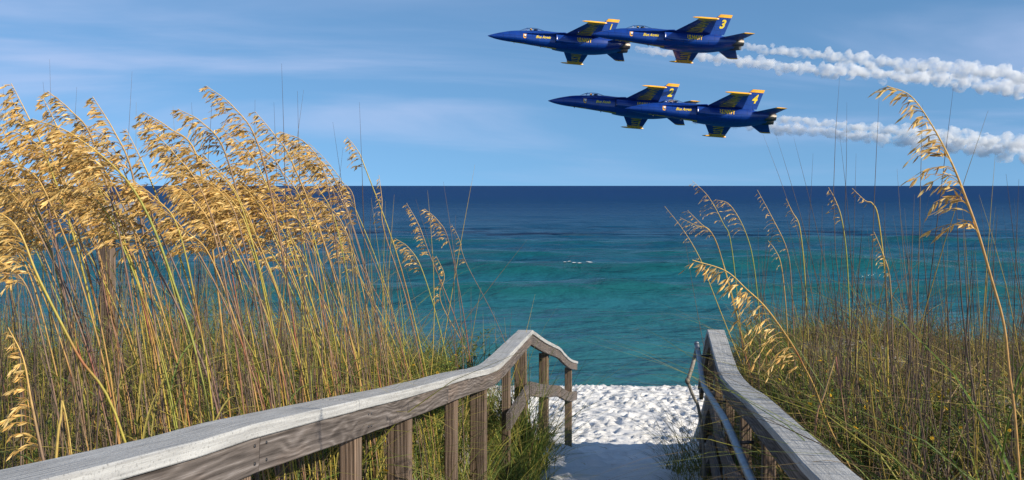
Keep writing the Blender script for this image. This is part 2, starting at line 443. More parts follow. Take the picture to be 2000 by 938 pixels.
def build_sea():
    ys = [23.0]
    while ys[-1] < 260: ys.append(ys[-1] + max(0.16, ys[-1] ** 2 / 1024 / 6 * 0.75))
    while ys[-1] < 70000: ys.append(ys[-1] * 1.12)
    ys = np.array(ys)
    a = np.concatenate([np.linspace(-3, -0.62, 40)[:-1], np.linspace(-0.62, 0.75, 330), np.linspace(0.75, 3, 40)[1:]])
    A, Y = np.meshgrid(a, ys); X = A * Y
    r = np.random.default_rng(77)
    Z = np.zeros_like(X)
    fade = 1 - sstep(110, 240, Y)
    # three shoaling swells near the shore, with crests that rise and fade along their length
    for (yc, amp, w, s) in ((42.5, 0.55, 1.3, 1), (54.0, 0.65, 1.5, 2), (69.0, 0.90, 1.9, 3), (85, 0.65, 2.4, 4), (104, 0.6, 3.0, 5)):
        wob = (vnoise(X * 0.035, X * 0 + s, 90 + s) - 0.5) * 5.5 + (vnoise(X * 0.13, X * 0 + s, 95 + s) - 0.5) * 1.4
        am = amp * (0.25 + 1.1 * vnoise(X * 0.06 + 3 * s, X * 0 + s * 2, 120 + s))
        dy = Y - yc - wob
        Z += am * np.where(dy < 0, np.exp(-(dy / w) ** 2), np.exp(-(dy / (w * 2.6)) ** 2))
    for k in range(34):
        lam = r.uniform(0.9, 3.2) if k < 18 else r.uniform(2.5, 9.0); th = r.normal(0.1, 0.42); ph = r.uniform(0, 6.28)
        amp = 0.0105 * lam ** 0.85 * r.uniform(0.5, 1.2)
        Z += amp * np.sin((X * math.sin(th) + Y * math.cos(th)) * 6.283 / lam + ph + 2.2 * vnoise(X / lam / 3, Y / lam / 3, 200 + k)) * (1 - sstep(lam * 24, lam * 60, Y))
    Z *= np.where(fade > 0.02, fade, 0.02)
    idx = np.arange(X.size).reshape(X.shape)
    q = np.stack([idx[:-1, :-1], idx[:-1, 1:], idx[1:, 1:], idx[1:, :-1]], -1).reshape(-1, 4)
    t = NT('sea_water')
    p = t.pos(); sep = t.node('SeparateXYZ'); t.l.new(p, sep.inputs[0])
    # the water's own colour by depth of the bottom: sandy shallows, bar, deep gulf
    lg = t.math('LOGARITHM', t.math('MAXIMUM', t.math('ADD', sep.outputs[1], t.math('MULTIPLY', t.math('SUBTRACT', t.noise(t.mapping(p, (0.02, 0.05, 0)), 1.0, 3), 0.5), 7.0)), 20.0), 10.0)
    f = t.math('DIVIDE', t.math('SUBTRACT', lg, 1.4), 2.0)
    colr = t.ramp(f, [(0.0, (0.038, 0.150, 0.165)), (0.12, (0.023, 0.130, 0.160)), (0.22, (0.012, 0.100, 0.145)), (0.33, (0.005, 0.066, 0.130)), (0.48, (0.003, 0.040, 0.114)), (0.70, (0.003, 0.033, 0.124)), (1.0, (0.003, 0.030, 0.118))])
    # light through wave tops put into the colour: greener where the surface stands high
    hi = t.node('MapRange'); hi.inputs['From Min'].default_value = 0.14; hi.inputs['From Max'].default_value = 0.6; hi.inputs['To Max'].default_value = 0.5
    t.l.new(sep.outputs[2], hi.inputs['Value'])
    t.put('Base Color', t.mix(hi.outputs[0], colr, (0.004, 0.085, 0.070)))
    t.put('Roughness', 0.12); t.put('IOR', 1.33)
    # far off, unresolved wave slopes hide most of the grazing mirror
    sr = t.node('MapRange'); sr.inputs['From Min'].default_value = 0.15; sr.inputs['From Max'].default_value = 0.52; sr.inputs['To Min'].default_value = 0.50; sr.inputs['To Max'].default_value = 0.05
    t.l.new(f, sr.inputs['Value']); t.put('Specular IOR Level', sr.outputs[0])
    v1 = t.mapping(p, (0.30, 1.0, 1.0))
    h = t.math('ADD', t.math('MULTIPLY', t.noise(v1, 2.8, 4, 0.6), 0.20), t.math('MULTIPLY', t.noise(v1, 0.9, 4, 0.6), 0.30))
    h = t.math('ADD', h, t.math('MULTIPLY', t.noise(v1, 0.2, 5, 0.66), 0.7))
    h = t.math('ADD', h, t.math('MULTIPLY', t.noise(v1, 0.03, 6, 0.7), 5.0))
    h = t.math('ADD', h, t.math('MULTIPLY', t.noise(t.mapping(p, (0.40, 0.13, 1.0)), 1.0, 4, 0.7), t.math('MULTIPLY', t.math('SUBTRACT', f, 0.28, True), 2.2)))
    bp = t.bump(h, 1.0, 1.0)
    # the part of the surface whose unresolved wave slopes face the viewer shows the water body, not the mirror: more of it far off
    df = t.node('BsdfDiffuse'); t.l.new(bp.outputs[0], df.inputs['Normal']); t.l.new(t.bsdf.inputs['Base Color'].links[0].from_socket, df.inputs['Color'])
    fm = t.node('MapRange'); fm.inputs['From Min'].default_value = 0.10; fm.inputs['From Max'].default_value = 0.60; fm.inputs['To Min'].default_value = 0.22; fm.inputs['To Max'].default_value = 0.82
    t.l.new(f, fm.inputs['Value'])
    mx = t.node('MixShader'); t.l.new(fm.outputs[0], mx.inputs[0]); t.l.new(t.bsdf.outputs[0], mx.inputs[1]); t.l.new(df.outputs[0], mx.inputs[2]); t.l.new(mx.outputs[0], t.out.inputs['Surface'])
    o = link('sea', mesh_np('sea', np.stack([X, Y, Z], -1), q, smooth=True), t.m)
    tag(o, 'open blue green sea with low swells reaching the horizon', None, None, 'structure')
build_sea()

# a small curl of foam on the middle swell
def build_foam():
    t = NT('sea_foam'); t.put('Base Color', (0.8, 0.82, 0.82, 1)); t.put('Roughness', 0.9)
    b = Bag(); r = np.random.default_rng(3)
    dg = bpy.context.evaluated_depsgraph_get()
    sea = bpy.data.objects['sea']
    bvh = BVHTree.FromObject(sea, dg)
    for k in range(9):
        px = r.normal(1103, 12) if k < 6 else r.normal(1142, 6)
        x = (px - 1000) / FPX * 69.0
        z, y = -1, 69.0
        for yy in np.arange(64.5, 73.5, 0.25):
            hit = bvh.ray_cast(Vector((x, yy, 4)), Vector((0, 0, -1)))
            if hit[0] is not None and hit[0].z > z: z, y = hit[0].z, yy
        y -= abs(r.normal(0, 0.25))
        hit = bvh.ray_cast(Vector((x, y, 4)), Vector((0, 0, -1)))
        if hit[0] is not None: z = hit[0].z
        s = r.uniform(0.03, 0.075)
        n = 7; an = np.arange(n) / n * 6.283
        ring = np.stack([x + np.cos(an) * s * 2.8 * r.uniform(0.6, 1.2, n), y + np.sin(an) * s * 1.6 * r.uniform(0.6, 1.2, n), np.full(n, z + 0.005)], -1)
        b.add(np.vstack([ring, [[x, y, z + s * 0.55]]]), t=[(i, (i + 1) % n, n) for i in range(n)])
    tag(b.build('wave_foam', t.m, None, True), 'thin white foam on the crest of a swell', 'foam', None, 'stuff')
build_foam()

# ================================================================== RAILINGS
def sweep_board(name, mat, parent, line, w, h, seed, side=(-1, 0)):
    """a board whose inner upper edge follows `line` (points on the walk's right or left edge); w outward along u, h downward"""
    L = np.asarray(line, float); K = len(L)
    T = np.gradient(L, axis=0); T /= np.linalg.norm(T, axis=1, keepdims=True)
    out = np.array([side[0], -side[0] * 0.0, 0.0]); out = np.array([side[0] * math.cos(math.atan(AX)), -side[0] * math.sin(math.atan(AX)), 0])
    up = np.cross(T, out) if side[0] < 0 else np.cross(out, T)
    up = -up if up[0, 2] < 0 else up
    bv = min(w, h) * 0.09
    prof = [(bv, 0), (w - bv, 0), (w, -bv), (w, -h + bv), (w - bv, -h), (bv, -h), (0, -h + bv), (0, -bv)]
    V, G = [], []
    s = np.concatenate([[0], np.cumsum(np.linalg.norm(np.diff(L, axis=0), axis=1))])
    r = np.random.default_rng(seed)
    for k in range(K):
        jit = r.normal(0, 0.0007, 2)
        for (a, b) in prof:
            V.append(L[k] + out * (a + jit[0]) + up[k] * (b + jit[1])); G.append((s[k] + seed * 3.7, a + seed * 0.31, b + seed * 0.17))
    n = len(prof)
    q = [(k * n + i, k * n + (i + 1) % n, (k + 1) * n + (i + 1) % n, (k + 1) * n + i) for k in range(K - 1) for i in range(n)]
    t = []
    for base in (0, (K - 1) * n):
        c = len(V); V.append(np.mean(V[base:base + n], axis=0)); G.append(np.mean(G[base:base + n], axis=0))
        t += [(base + i, base + (i + 1) % n, c) for i in range(n)]
    b = Bag(); b.add(V, q, t, g=G)
    return b.build(name, mat, parent)

def upright(name, mat, parent, x, y, z0, z1, wx, wy, seed, slope=0.0):
    """a post, its sides turned with the walk; slope: how the sawn top follows the rail"""
    ca, sa = math.cos(math.atan(AX)), math.sin(math.atan(AX))
    bv = 0.005; hx, hy = wx / 2, wy / 2
    pr = [(-hx + bv, -hy), (hx - bv, -hy), (hx, -hy + bv), (hx, hy - bv), (hx - bv, hy), (-hx + bv, hy), (-hx, hy - bv), (-hx, -hy + bv)]
    V, G = [], []
    for z in (z0, z0 * 0.5 + z1 * 0.5, z1):
        for (a, b) in pr:
            V.append((x + a * ca + b * sa, y - a * sa + b * ca, z + (slope * b if z == z1 else 0))); G.append((z + seed * 2.3, a + seed * 0.41, b + seed * 0.23))
    q = [(k * 8 + i, k * 8 + (i + 1) % 8, (k + 1) * 8 + (i + 1) % 8, (k + 1) * 8 + i) for k in range(2) for i in range(8)]
    t = []
    for base in (0, 16):
        c = len(V); V.append(np.mean(np.array(V[base:base + 8]), axis=0)); G.append(np.mean(np.array(G[base:base + 8]), axis=0)); t += [(base + i, base + (i + 1) % 8, c) for i in range(8)]
    b = Bag(); b.add(V, q, t, g=G)
    return b.build(name, mat, parent)

LEFT_CAP = np.array([(0.7, 0.345), (1.2, 0.41), (1.645, .472), (1.949, .517), (2.367, .574), (2.605, .599), (2.861, .638), (3.49, .731), (4.54, .885), (5.77, 1.052), (6.62, 1.178), (7.25, 1.232), (9.187, 1.295)])
LEFT_CAP2 = np.array([(9.187, 1.295), (10.6, 1.60), (12.3, 1.94), (12.9, 2.09), (14.3, 2.42), (15.87, 2.722)])
RIGHT_CAP = np.array([(0.7, 0.56), (1.5, 0.69), (2.2, .79), (3.0, .88), (3.46, .93), (4.2, 1.0), (5.4, 1.115), (6.3, 1.225), (7.0, 1.275), (7.35, 1.265), (8.3, 1.165)])
RIGHT_CAP2 = np.array([(8.3, 1.165), (8.7, 1.32), (9.2, 1.62), (9.7, 1.9)])
def smooth_tab(tab, n=6): return catmull(tab, n)
LCS, LCS2, RCS, RCS2 = smooth_tab(LEFT_CAP), smooth_tab(LEFT_CAP2, 4), smooth_tab(RIGHT_CAP), smooth_tab(RIGHT_CAP2, 4)
def line_of(tab, y0, y1, u, dz=0.0, n=9):
    y = np.linspace(y0, y1, n); d = np.interp(y, tab[:, 0], tab[:, 1]) + dz
    return np.stack([u + AX * y, y, EYE - d], -1)
ALLL = np.vstack([LCS[:-1], LCS2]); ALLR = np.vstack([RCS[:-1], RCS2])

def nail(parent, p):
    b = Bag(); n = 6; an = np.arange(n) / n * 6.283
    ring = np.stack([np.full(n, 0.0), np.cos(an) * 0.005, np.sin(an) * 0.005], -1)
    b.add(np.vstack([ring + p, ring * 0.8 + p + np.array([0.003, 0, 0])]), q=[(i, (i + 1) % n, n + (i + 1) % n, n + i) for i in range(n)], t=[(n, n + i, n + i + 1) for i in range(1, n - 1)])
    b.build('nail', M['dark_metal'], parent)

def left_railing():
    R = empty('boardwalk_railing', (-0.96 + AX * 15.5, 15.5, float(ground_z(-0.96 + AX * 15.5, 15.5))))
    tag(R, 'weathered wooden railing along the left edge of the walk, peaked at its far end', 'railing', 'boardwalk railings')
    P = Matrix.Translation(-Vector(R.location))
    made = []
    gap = 0.002
    for k, (a, b) in enumerate(((0.7, 3.47), (3.47, 5.75), (5.75, 7.25), (7.25, 9.187), (9.187, 12.6), (12.6, 15.87))):
        made.append(sweep_board('cap_board', M['cap'], R, line_of(ALLL, a + gap, b - gap, -0.96, 0, 10), 0.135, 0.036, 20 + k))
    for k, (a, b) in enumerate(((0.7, 2.62), (2.62, 5.2), (5.2, 7.3), (7.3, 9.187), (9.187, 12.6), (12.6, 15.87))):
        made.append(sweep_board('rail_board', M['rail_wood'], R, line_of(ALLL, a + gap, b - gap, -0.972, 0.0375, 12), 0.036, 0.092, 40 + k))
    for k, (a, b) in enumerate(((7.7, 9.187), (9.187, 12.6), (12.6, 15.87))):
        made.append(sweep_board('middle_board', M['rail_wood'], R, line_of(ALLL, a + gap, b - gap, -0.972, 0.46, 10), 0.036, 0.13, 60 + k))
    k = 0
    for y in (1.6, 2.62, 3.68, 4.50, 5.64, 6.72, 7.95, 9.10, 11.2, 15.1):
        d = float(np.interp(y, ALLL[:, 0], ALLL[:, 1])) + 0.040
        x = -1.040 + AX * y
        made.append(upright('post', M['post_wood'], R, x, y, float(ground_z(x, y)) - 0.5, EYE - d - 0.012, 0.062, 0.085, 80 + k)); k += 1
    for y in (4.62, 6.86, 9.30, 11.55, 15.5):
        d = float(np.interp(y, ALLL[:, 0], ALLL[:, 1])) + 0.05
        x = -1.085 + AX * y
        made.append(upright('post', M['post_wood'], R, x, y, float(ground_z(x, y)) - 0.5, EYE - d - 0.05, 0.11, 0.045, 100 + k)); k += 1
    for y in (2.58, 2.66, 3.66, 3.70, 5.16, 5.24, 7.26, 7.34):
        d = float(np.interp(y, ALLL[:, 0], ALLL[:, 1]))
        for dz in (0.06, 0.105):
            nail(R, np.array([-0.9715 + AX * y, y, EYE - d - dz]))
    for o in R.children: o.matrix_parent_inverse = P
left_railing()

def right_railing():
    R = empty('boardwalk_railing', (0.6 + AX * 8.3, 8.3, float(ground_z(0.6 + AX * 8.3, 8.3))))
    tag(R, 'weathered wooden railing with a broad grey cap, behind the metal pipe handrail', 'railing', 'boardwalk railings')
    P = Matrix.Translation(-Vector(R.location)); gap = 0.002
    for k, (a, b) in enumerate(((0.7, 3.2), (3.2, 5.5), (5.5, 7.05), (7.05, 8.3), (8.3, 9.7))):
        sweep_board('cap_board', M['cap'], R, line_of(ALLR, a + gap, b - gap, 0.545, 0, 10), 0.135, 0.036, 120 + k, (1, 0))
    for k, (a, b) in enumerate(((0.7, 3.2), (3.2, 5.5), (5.5, 8.3), (8.3, 9.7))):
        sweep_board('rail_board', M['rail_wood'], R, line_of(ALLR, a + gap, b - gap, 0.557, 0.0375, 12), 0.036, 0.092, 140 + k, (1, 0))
    for k, (a, b) in enumerate(((2.5, 5.5), (5.5, 8.3), (8.3, 9.7))):
        sweep_board('middle_board', M['rail_wood'], R, line_of(ALLR, a + gap, b - gap, 0.557, 0.50, 10), 0.036, 0.13, 160 + k, (1, 0))
        sweep_board('kick_board', M['rail_wood'], R, line_of(ALLR, a + gap, b - gap, 0.557, 0.86, 10), 0.036, 0.18, 170 + k, (1, 0))
    k = 0
    for y in (1.6, 2.7, 3.9, 5.0, 6.1, 7.2, 8.2, 9.3):
        d = float(np.interp(y, ALLR[:, 0], ALLR[:, 1])) + 0.040
        x = 0.628 + AX * y
        upright('post', M['post_wood'], R, x, y, float(ground_z(x, y)) - 0.9, EYE - d - 0.012, 0.062, 0.085, 180 + k); k += 1
    for o in R.children: o.matrix_parent_inverse = P
right_railing()

def tube_obj(name, mat, parent, pts, rad, sides=12, colr=None):
    P = np.asarray(pts, float)[None]; K = P.shape[1]
    rr = np.full((1, K), rad) if np.isscalar(rad) else np.asarray(rad, float)[None]
    c = np.full((1, K, 3), 0.5) if colr is None else np.broadcast_to(np.asarray(colr, float), (1, K, 3))
    v, q, cc = tubes(P, rr, c, sides)
    n = len(v)
    t = [(0, i + 1, i) for i in range(1, sides - 1)] + [(n - sides, n - sides + i, n - sides + i + 1) for i in range(1, sides - 1)]
    b = Bag(); b.add(v, q, t, c=cc)
    return b.build(name, mat, parent, True)

def pipe_handrail():
    pts = [at(1361, 673, 8.0), at(1364, 690, 7.9), at(1369, 724, 7.45), at(1372.5, 744, 7.2), at(1378, 760, 6.95), at(1398, 792, 6.0), at(1420, 829, 5.2), at(1465, 932, 4.2), at(1520, 1050, 3.45), at(1700, 1440, 2.2)]
    H = empty('pipe_handrail', tuple(pts[4] - np.array([0, 0, 0.9])))
    tag(H, 'galvanised metal pipe handrail running down the inside of the right railing', 'handrail')
    line = catmull(pts, 5)
    r = tube_obj('pipe', M['galv'], H, line, 0.0195)
    # rounded end cap
    e = pts[0]
    tube_obj('end_cap', M['galv'], H, [e + np.array([0, -0.004, 0.0]), e + np.array([-0.001, 0.012, 0.012]), e + np.array([-0.002, 0.02, 0.02])], [0.0205, 0.018, 0.006])
    for k in (3, 22, 31, 38):
        p = line[k]; y = p[1]
        w = np.array([0.556 + AX * y, y, p[2] - 0.05])
        tube_obj('bracket', M['dark_metal'], H, catmull([p - np.array([0, 0, 0.018]), p + np.array([0.02, 0, -0.05]), w], 5), 0.008, 8)
    P = Matrix.Translation(-Vector(H.location))
    for o in H.children: o.matrix_parent_inverse = P
pipe_handrail()

def bent_stick():
    g = (0.30, 0.27, 0.23)
    a = [at(1361, 680, 8.25), at(1356, 700, 8.25), at(1350, 722, 8.22), at(1343, 744, 8.2)]
    b = [at(1343, 744, 8.2), at(1349, 762, 8.2), at(1356, 778, 8.2), at(1364, 796, 8.2), at(1372, 850, 8.25), at(1376, 930, 8.3)]
    S = empty('dead_stick', tuple(b[-1]))
    tag(S, 'pale bent dead stick with a knobbly joint, standing by the end of the pipe handrail', 'stick')
    tube_obj('upper_stem', M['stalk'], S, catmull(a, 4), 0.016, 7, g)
    tube_obj('lower_stem', M['stalk'], S, catmull(b, 4), 0.013, 7, g)
    tube_obj('joint', M['stalk'], S, [at(1343, 739, 8.2), at(1342.5, 744, 8.2), at(1344, 750, 8.2)], [0.015, 0.023, 0.014], 7, (0.22, 0.19, 0.15))
    P = Matrix.Translation(-Vector(S.location))
    for o in S.children: o.matrix_parent_inverse = P
bent_stick()

def beach_sign():
    Y = 9.0
    c0, c1 = at(172, 396, Y), at(266, 457, Y)
    x0, x1, z1, z0 = c0[0], c1[0], c0[2], c1[2]
    px = at(204, 500, Y)[0]
    gz = float(ground_z(px, Y + 0.07))
    S = empty('beach_sign', (px, Y, gz))
    tag(S, 'pale grey panel on a thick wooden post, half hidden behind the golden sea oats', 'sign')
    t = NT('sign_panel_paint'); n = t.noise(t.obj(), 9, 4)
    t.put('Base Color', t.ramp(n, [(0.3, (0.30, 0.31, 0.35)), (0.7, (0.40, 0.41, 0.45))])); t.put('Roughness', 0.55)
    def box(name, mat, a, b, grain=1.0):
        v = [(x, y, z) for z in (a[2], b[2]) for y in (a[1], b[1]) for x in (a[0], b[0])]
        q = [(0, 1, 3, 2), (4, 6, 7, 5), (0, 4, 5, 1), (1, 5, 7, 3), (3, 7, 6, 2), (2, 6, 4, 0)]
        bg = Bag(); bg.add(v, q, g=[(p[2], p[0], p[1]) for p in v]); return bg.build(name, mat, S)
    pn = box('panel', t.m, (x0, Y - 0.012, z0), (x1, Y + 0.012, z1))
    box('lower_edge', M['dark_metal'], (x0, Y - 0.02, z0 - 0.018), (x1, Y + 0.02, z0 - 0.001))
    upright('post', M['post_wood'], S, px, Y + 0.07, gz - 0.5, z1 - 0.05, 0.105, 0.10, 300)
    for dx in (-0.012, 0.035):
        tube_obj('bolt', M['dark_metal'], S, [(px + dx, Y - 0.014, z0 + 0.085), (px + dx, Y - 0.024, z0 + 0.085)], 0.012, 8)
    P = Matrix.Translation(-Vector(S.location))
    for o in S.children: o.matrix_parent_inverse = P
beach_sign()

# ================================================================== JETS
def paint(name, c, rough=0.28, coat=0.6, var=0.12):
    t = NT(name); n = t.noise(t.obj(), 1.6, 5, 0.6)
    bc = t.mix(1.0, c, t.ramp(n, [(0.3, 1 - var), (0.7, 1 + var)]), 'MULTIPLY')
    if 'blue' in name:
        # panel seams: thin dark joints between skin plates, a little soot towards them
        sp = t.node('SeparateXYZ'); t.l.new(t.obj(), sp.inputs[0])
        cb = t.node('CombineXYZ'); t.l.new(sp.outputs[0], cb.inputs[0]); t.l.new(t.math('ADD', sp.outputs[2], t.math('MULTIPLY', sp.outputs[1], 0.6)), cb.inputs[1])
        br = t.node('TexBrick'); t.l.new(cb.outputs[0], br.inputs['Vector'])
        br.inputs['Scale'].default_value = 1.0; br.inputs['Mortar Size'].default_value = 0.022; br.inputs['Brick Width'].default_value = 1.35; br.inputs['Row Height'].default_value = 0.62
        br.inputs['Color1'].default_value = (1, 1, 1, 1); br.inputs['Color2'].default_value = (0.78, 0.80, 0.86, 1); br.inputs['Mortar'].default_value = (0.35, 0.35, 0.4, 1)
        bc = t.mix(1.0, bc, br.outputs['Color'], 'MULTIPLY')
    t.put('Base Color', bc)
    t.put('Roughness', rough); t.put('Coat Weight', coat); t.put('Coat Roughness', 0.12)
    return t.m
M['blue'] = paint('glossy_blue_paint', (0.005, 0.045, 0.27))
M['gold'] = paint('gold_paint', (1.0, 0.46, 0.015), 0.4, 0.3)
M['yellow'] = paint('yellow_lettering', (1.0, 0.70, 0.02), 0.45, 0.2)
M['orange'] = paint('orange_lettering', (1.0, 0.58, 0.02), 0.45, 0.1)
M['white'] = paint('white_paint', (0.75, 0.75, 0.75), 0.45, 0.2)
M['black'] = paint('black_trim_and_shade', (0.012, 0.012, 0.014), 0.5, 0.1)
M['burnt'] = metal('burnt_nozzle_metal', (0.17, 0.15, 0.13), 0.45)
M['suit'] = paint('dark_flight_suit', (0.02, 0.03, 0.07), 0.8, 0.0)
def glass():
    t = NT('canopy_glass')
    t.put('Base Color', (0.9, 0.95, 1.0, 1)); t.put('Roughness', 0.03); t.put('IOR', 1.15); t.put('Transmission Weight', 1.0)
    return t.m
M['glass'] = glass()

NOSE = 8.5
# station s from the nose: centre height, half width, up, down, exponent
FUS = np.array([(0.0, -.45, .012, .012, .012, 2), (0.35, -.44, .15, .15, .14, 2), (0.9, -.42, .31, .32, .29, 2), (1.7, -.39, .48, .53, .43, 2), (2.7, -.35, .60, .72, .54, 2.1),
                (3.7, -.32, .64, .82, .62, 2.15), (5.0, -.31, .68, .90, .76, 2.2), (6.2, -.31, .72, 1.02, .86, 2.2), (7.6, -.32, .84, .98, .94, 2.3), (8.4, -.33, 1.05, .90, 1.04, 2.5),
                (9.4, -.35, 1.28, .76, 1.06, 2.9), (11, -.37, 1.38, .60, 1.08, 3.2), (12.6, -.38, 1.36, .52, 1.0, 3.2), (14.0, -.39, 1.26, .46, .78, 3.0), (15.2, -.40, 1.10, .40, .50, 2.8), (15.7, -.40, 1.0, .37, .45, 2.6)])
def loft(tab, n=28, per=4, yc=0.0):
    T = catmull(tab, per); V = []; ang = np.arange(n) / n * 2 * np.pi
    for (s, zc, hw, up, dn, e) in T:
        c, si = np.cos(ang), np.sin(ang)
        y = np.sign(c) * np.abs(c) ** (2 / e) * max(hw, 0.01)
        z = np.sign(si) * np.abs(si) ** (2 / e); z = np.where(z > 0, z * max(up, 0.01), z * max(dn, 0.01))
        V.append(np.stack([np.full(n, NOSE - s), yc + y, zc + z], -1))
    K = len(T); V = np.concatenate(V)
    q = [(k * n + i, k * n + (i + 1) % n, (k + 1) * n + (i + 1) % n, (k + 1) * n + i) for k in range(K - 1) for i in range(n)]
    t = []
    for base, fl in ((0, 1), ((K - 1) * n, 0)):
        c = len(V); V = np.vstack([V, V[base:base + n].mean(0)]); t += [(base + i, base + (i + 1) % n, c) for i in range(n)]
    return V, q, t
def aero(pts_root, pts_tip, th, n=1):
    """a thin lifting surface between two chords: (le, te) root and tip points"""
    V = []
    for (le, te), f in ((pts_root, 1.0), (pts_tip, 0.7)):
        le, te = np.array(le, float), np.array(te, float)
        for c, h in ((0, 0), (0.12, 0.62), (0.38, 1.0), (0.72, 0.62), (1, 0.06), (1, -0.06), (0.72, -0.62), (0.38, -1.0), (0.12, -0.62)):
            V.append(le + (te - le) * c + n * h * th * f)
    m = 9
    q = [(i, (i + 1) % m, m + (i + 1) % m, m + i) for i in range(m)]
    t = [(0, i, i + 1) for i in range(1, m - 1)] + [(m, m + i + 1, m + i) for i in range(1, m - 1)]
    return V, q, t
def P(s, y, z): return (NOSE - s, y, z)

def text_mesh(body, size, shear=0.0, offset=0.0, space=1.0):
    cu = bpy.data.curves.new('text_curve', 'FONT'); cu.body = body; cu.size = size; cu.shear = shear; cu.offset = offset
    cu.space_character = space; cu.resolution_u = 3; cu.fill_mode = 'FRONT'
    ob = bpy.data.objects.new('text_curve', cu); col.objects.link(ob)
    dg = bpy.context.evaluated_depsgraph_get(); dg.update()
    me = bpy.data.meshes.new_from_object(ob.evaluated_get(dg))
    bpy.data.objects.remove(ob); bpy.data.curves.remove(cu)
    v = np.array([x.co[:] for x in me.vertices]); f = [tuple(p.vertices) for p in me.polygons]
    bpy.data.meshes.remove(me)
    v[:, :2] -= v[:, :2].min(0)
    return v, f
def raw_mesh(name, v, f):
    me = bpy.data.meshes.new(name); me.from_pydata([tuple(x) for x in v], [], f); me.update(); return me

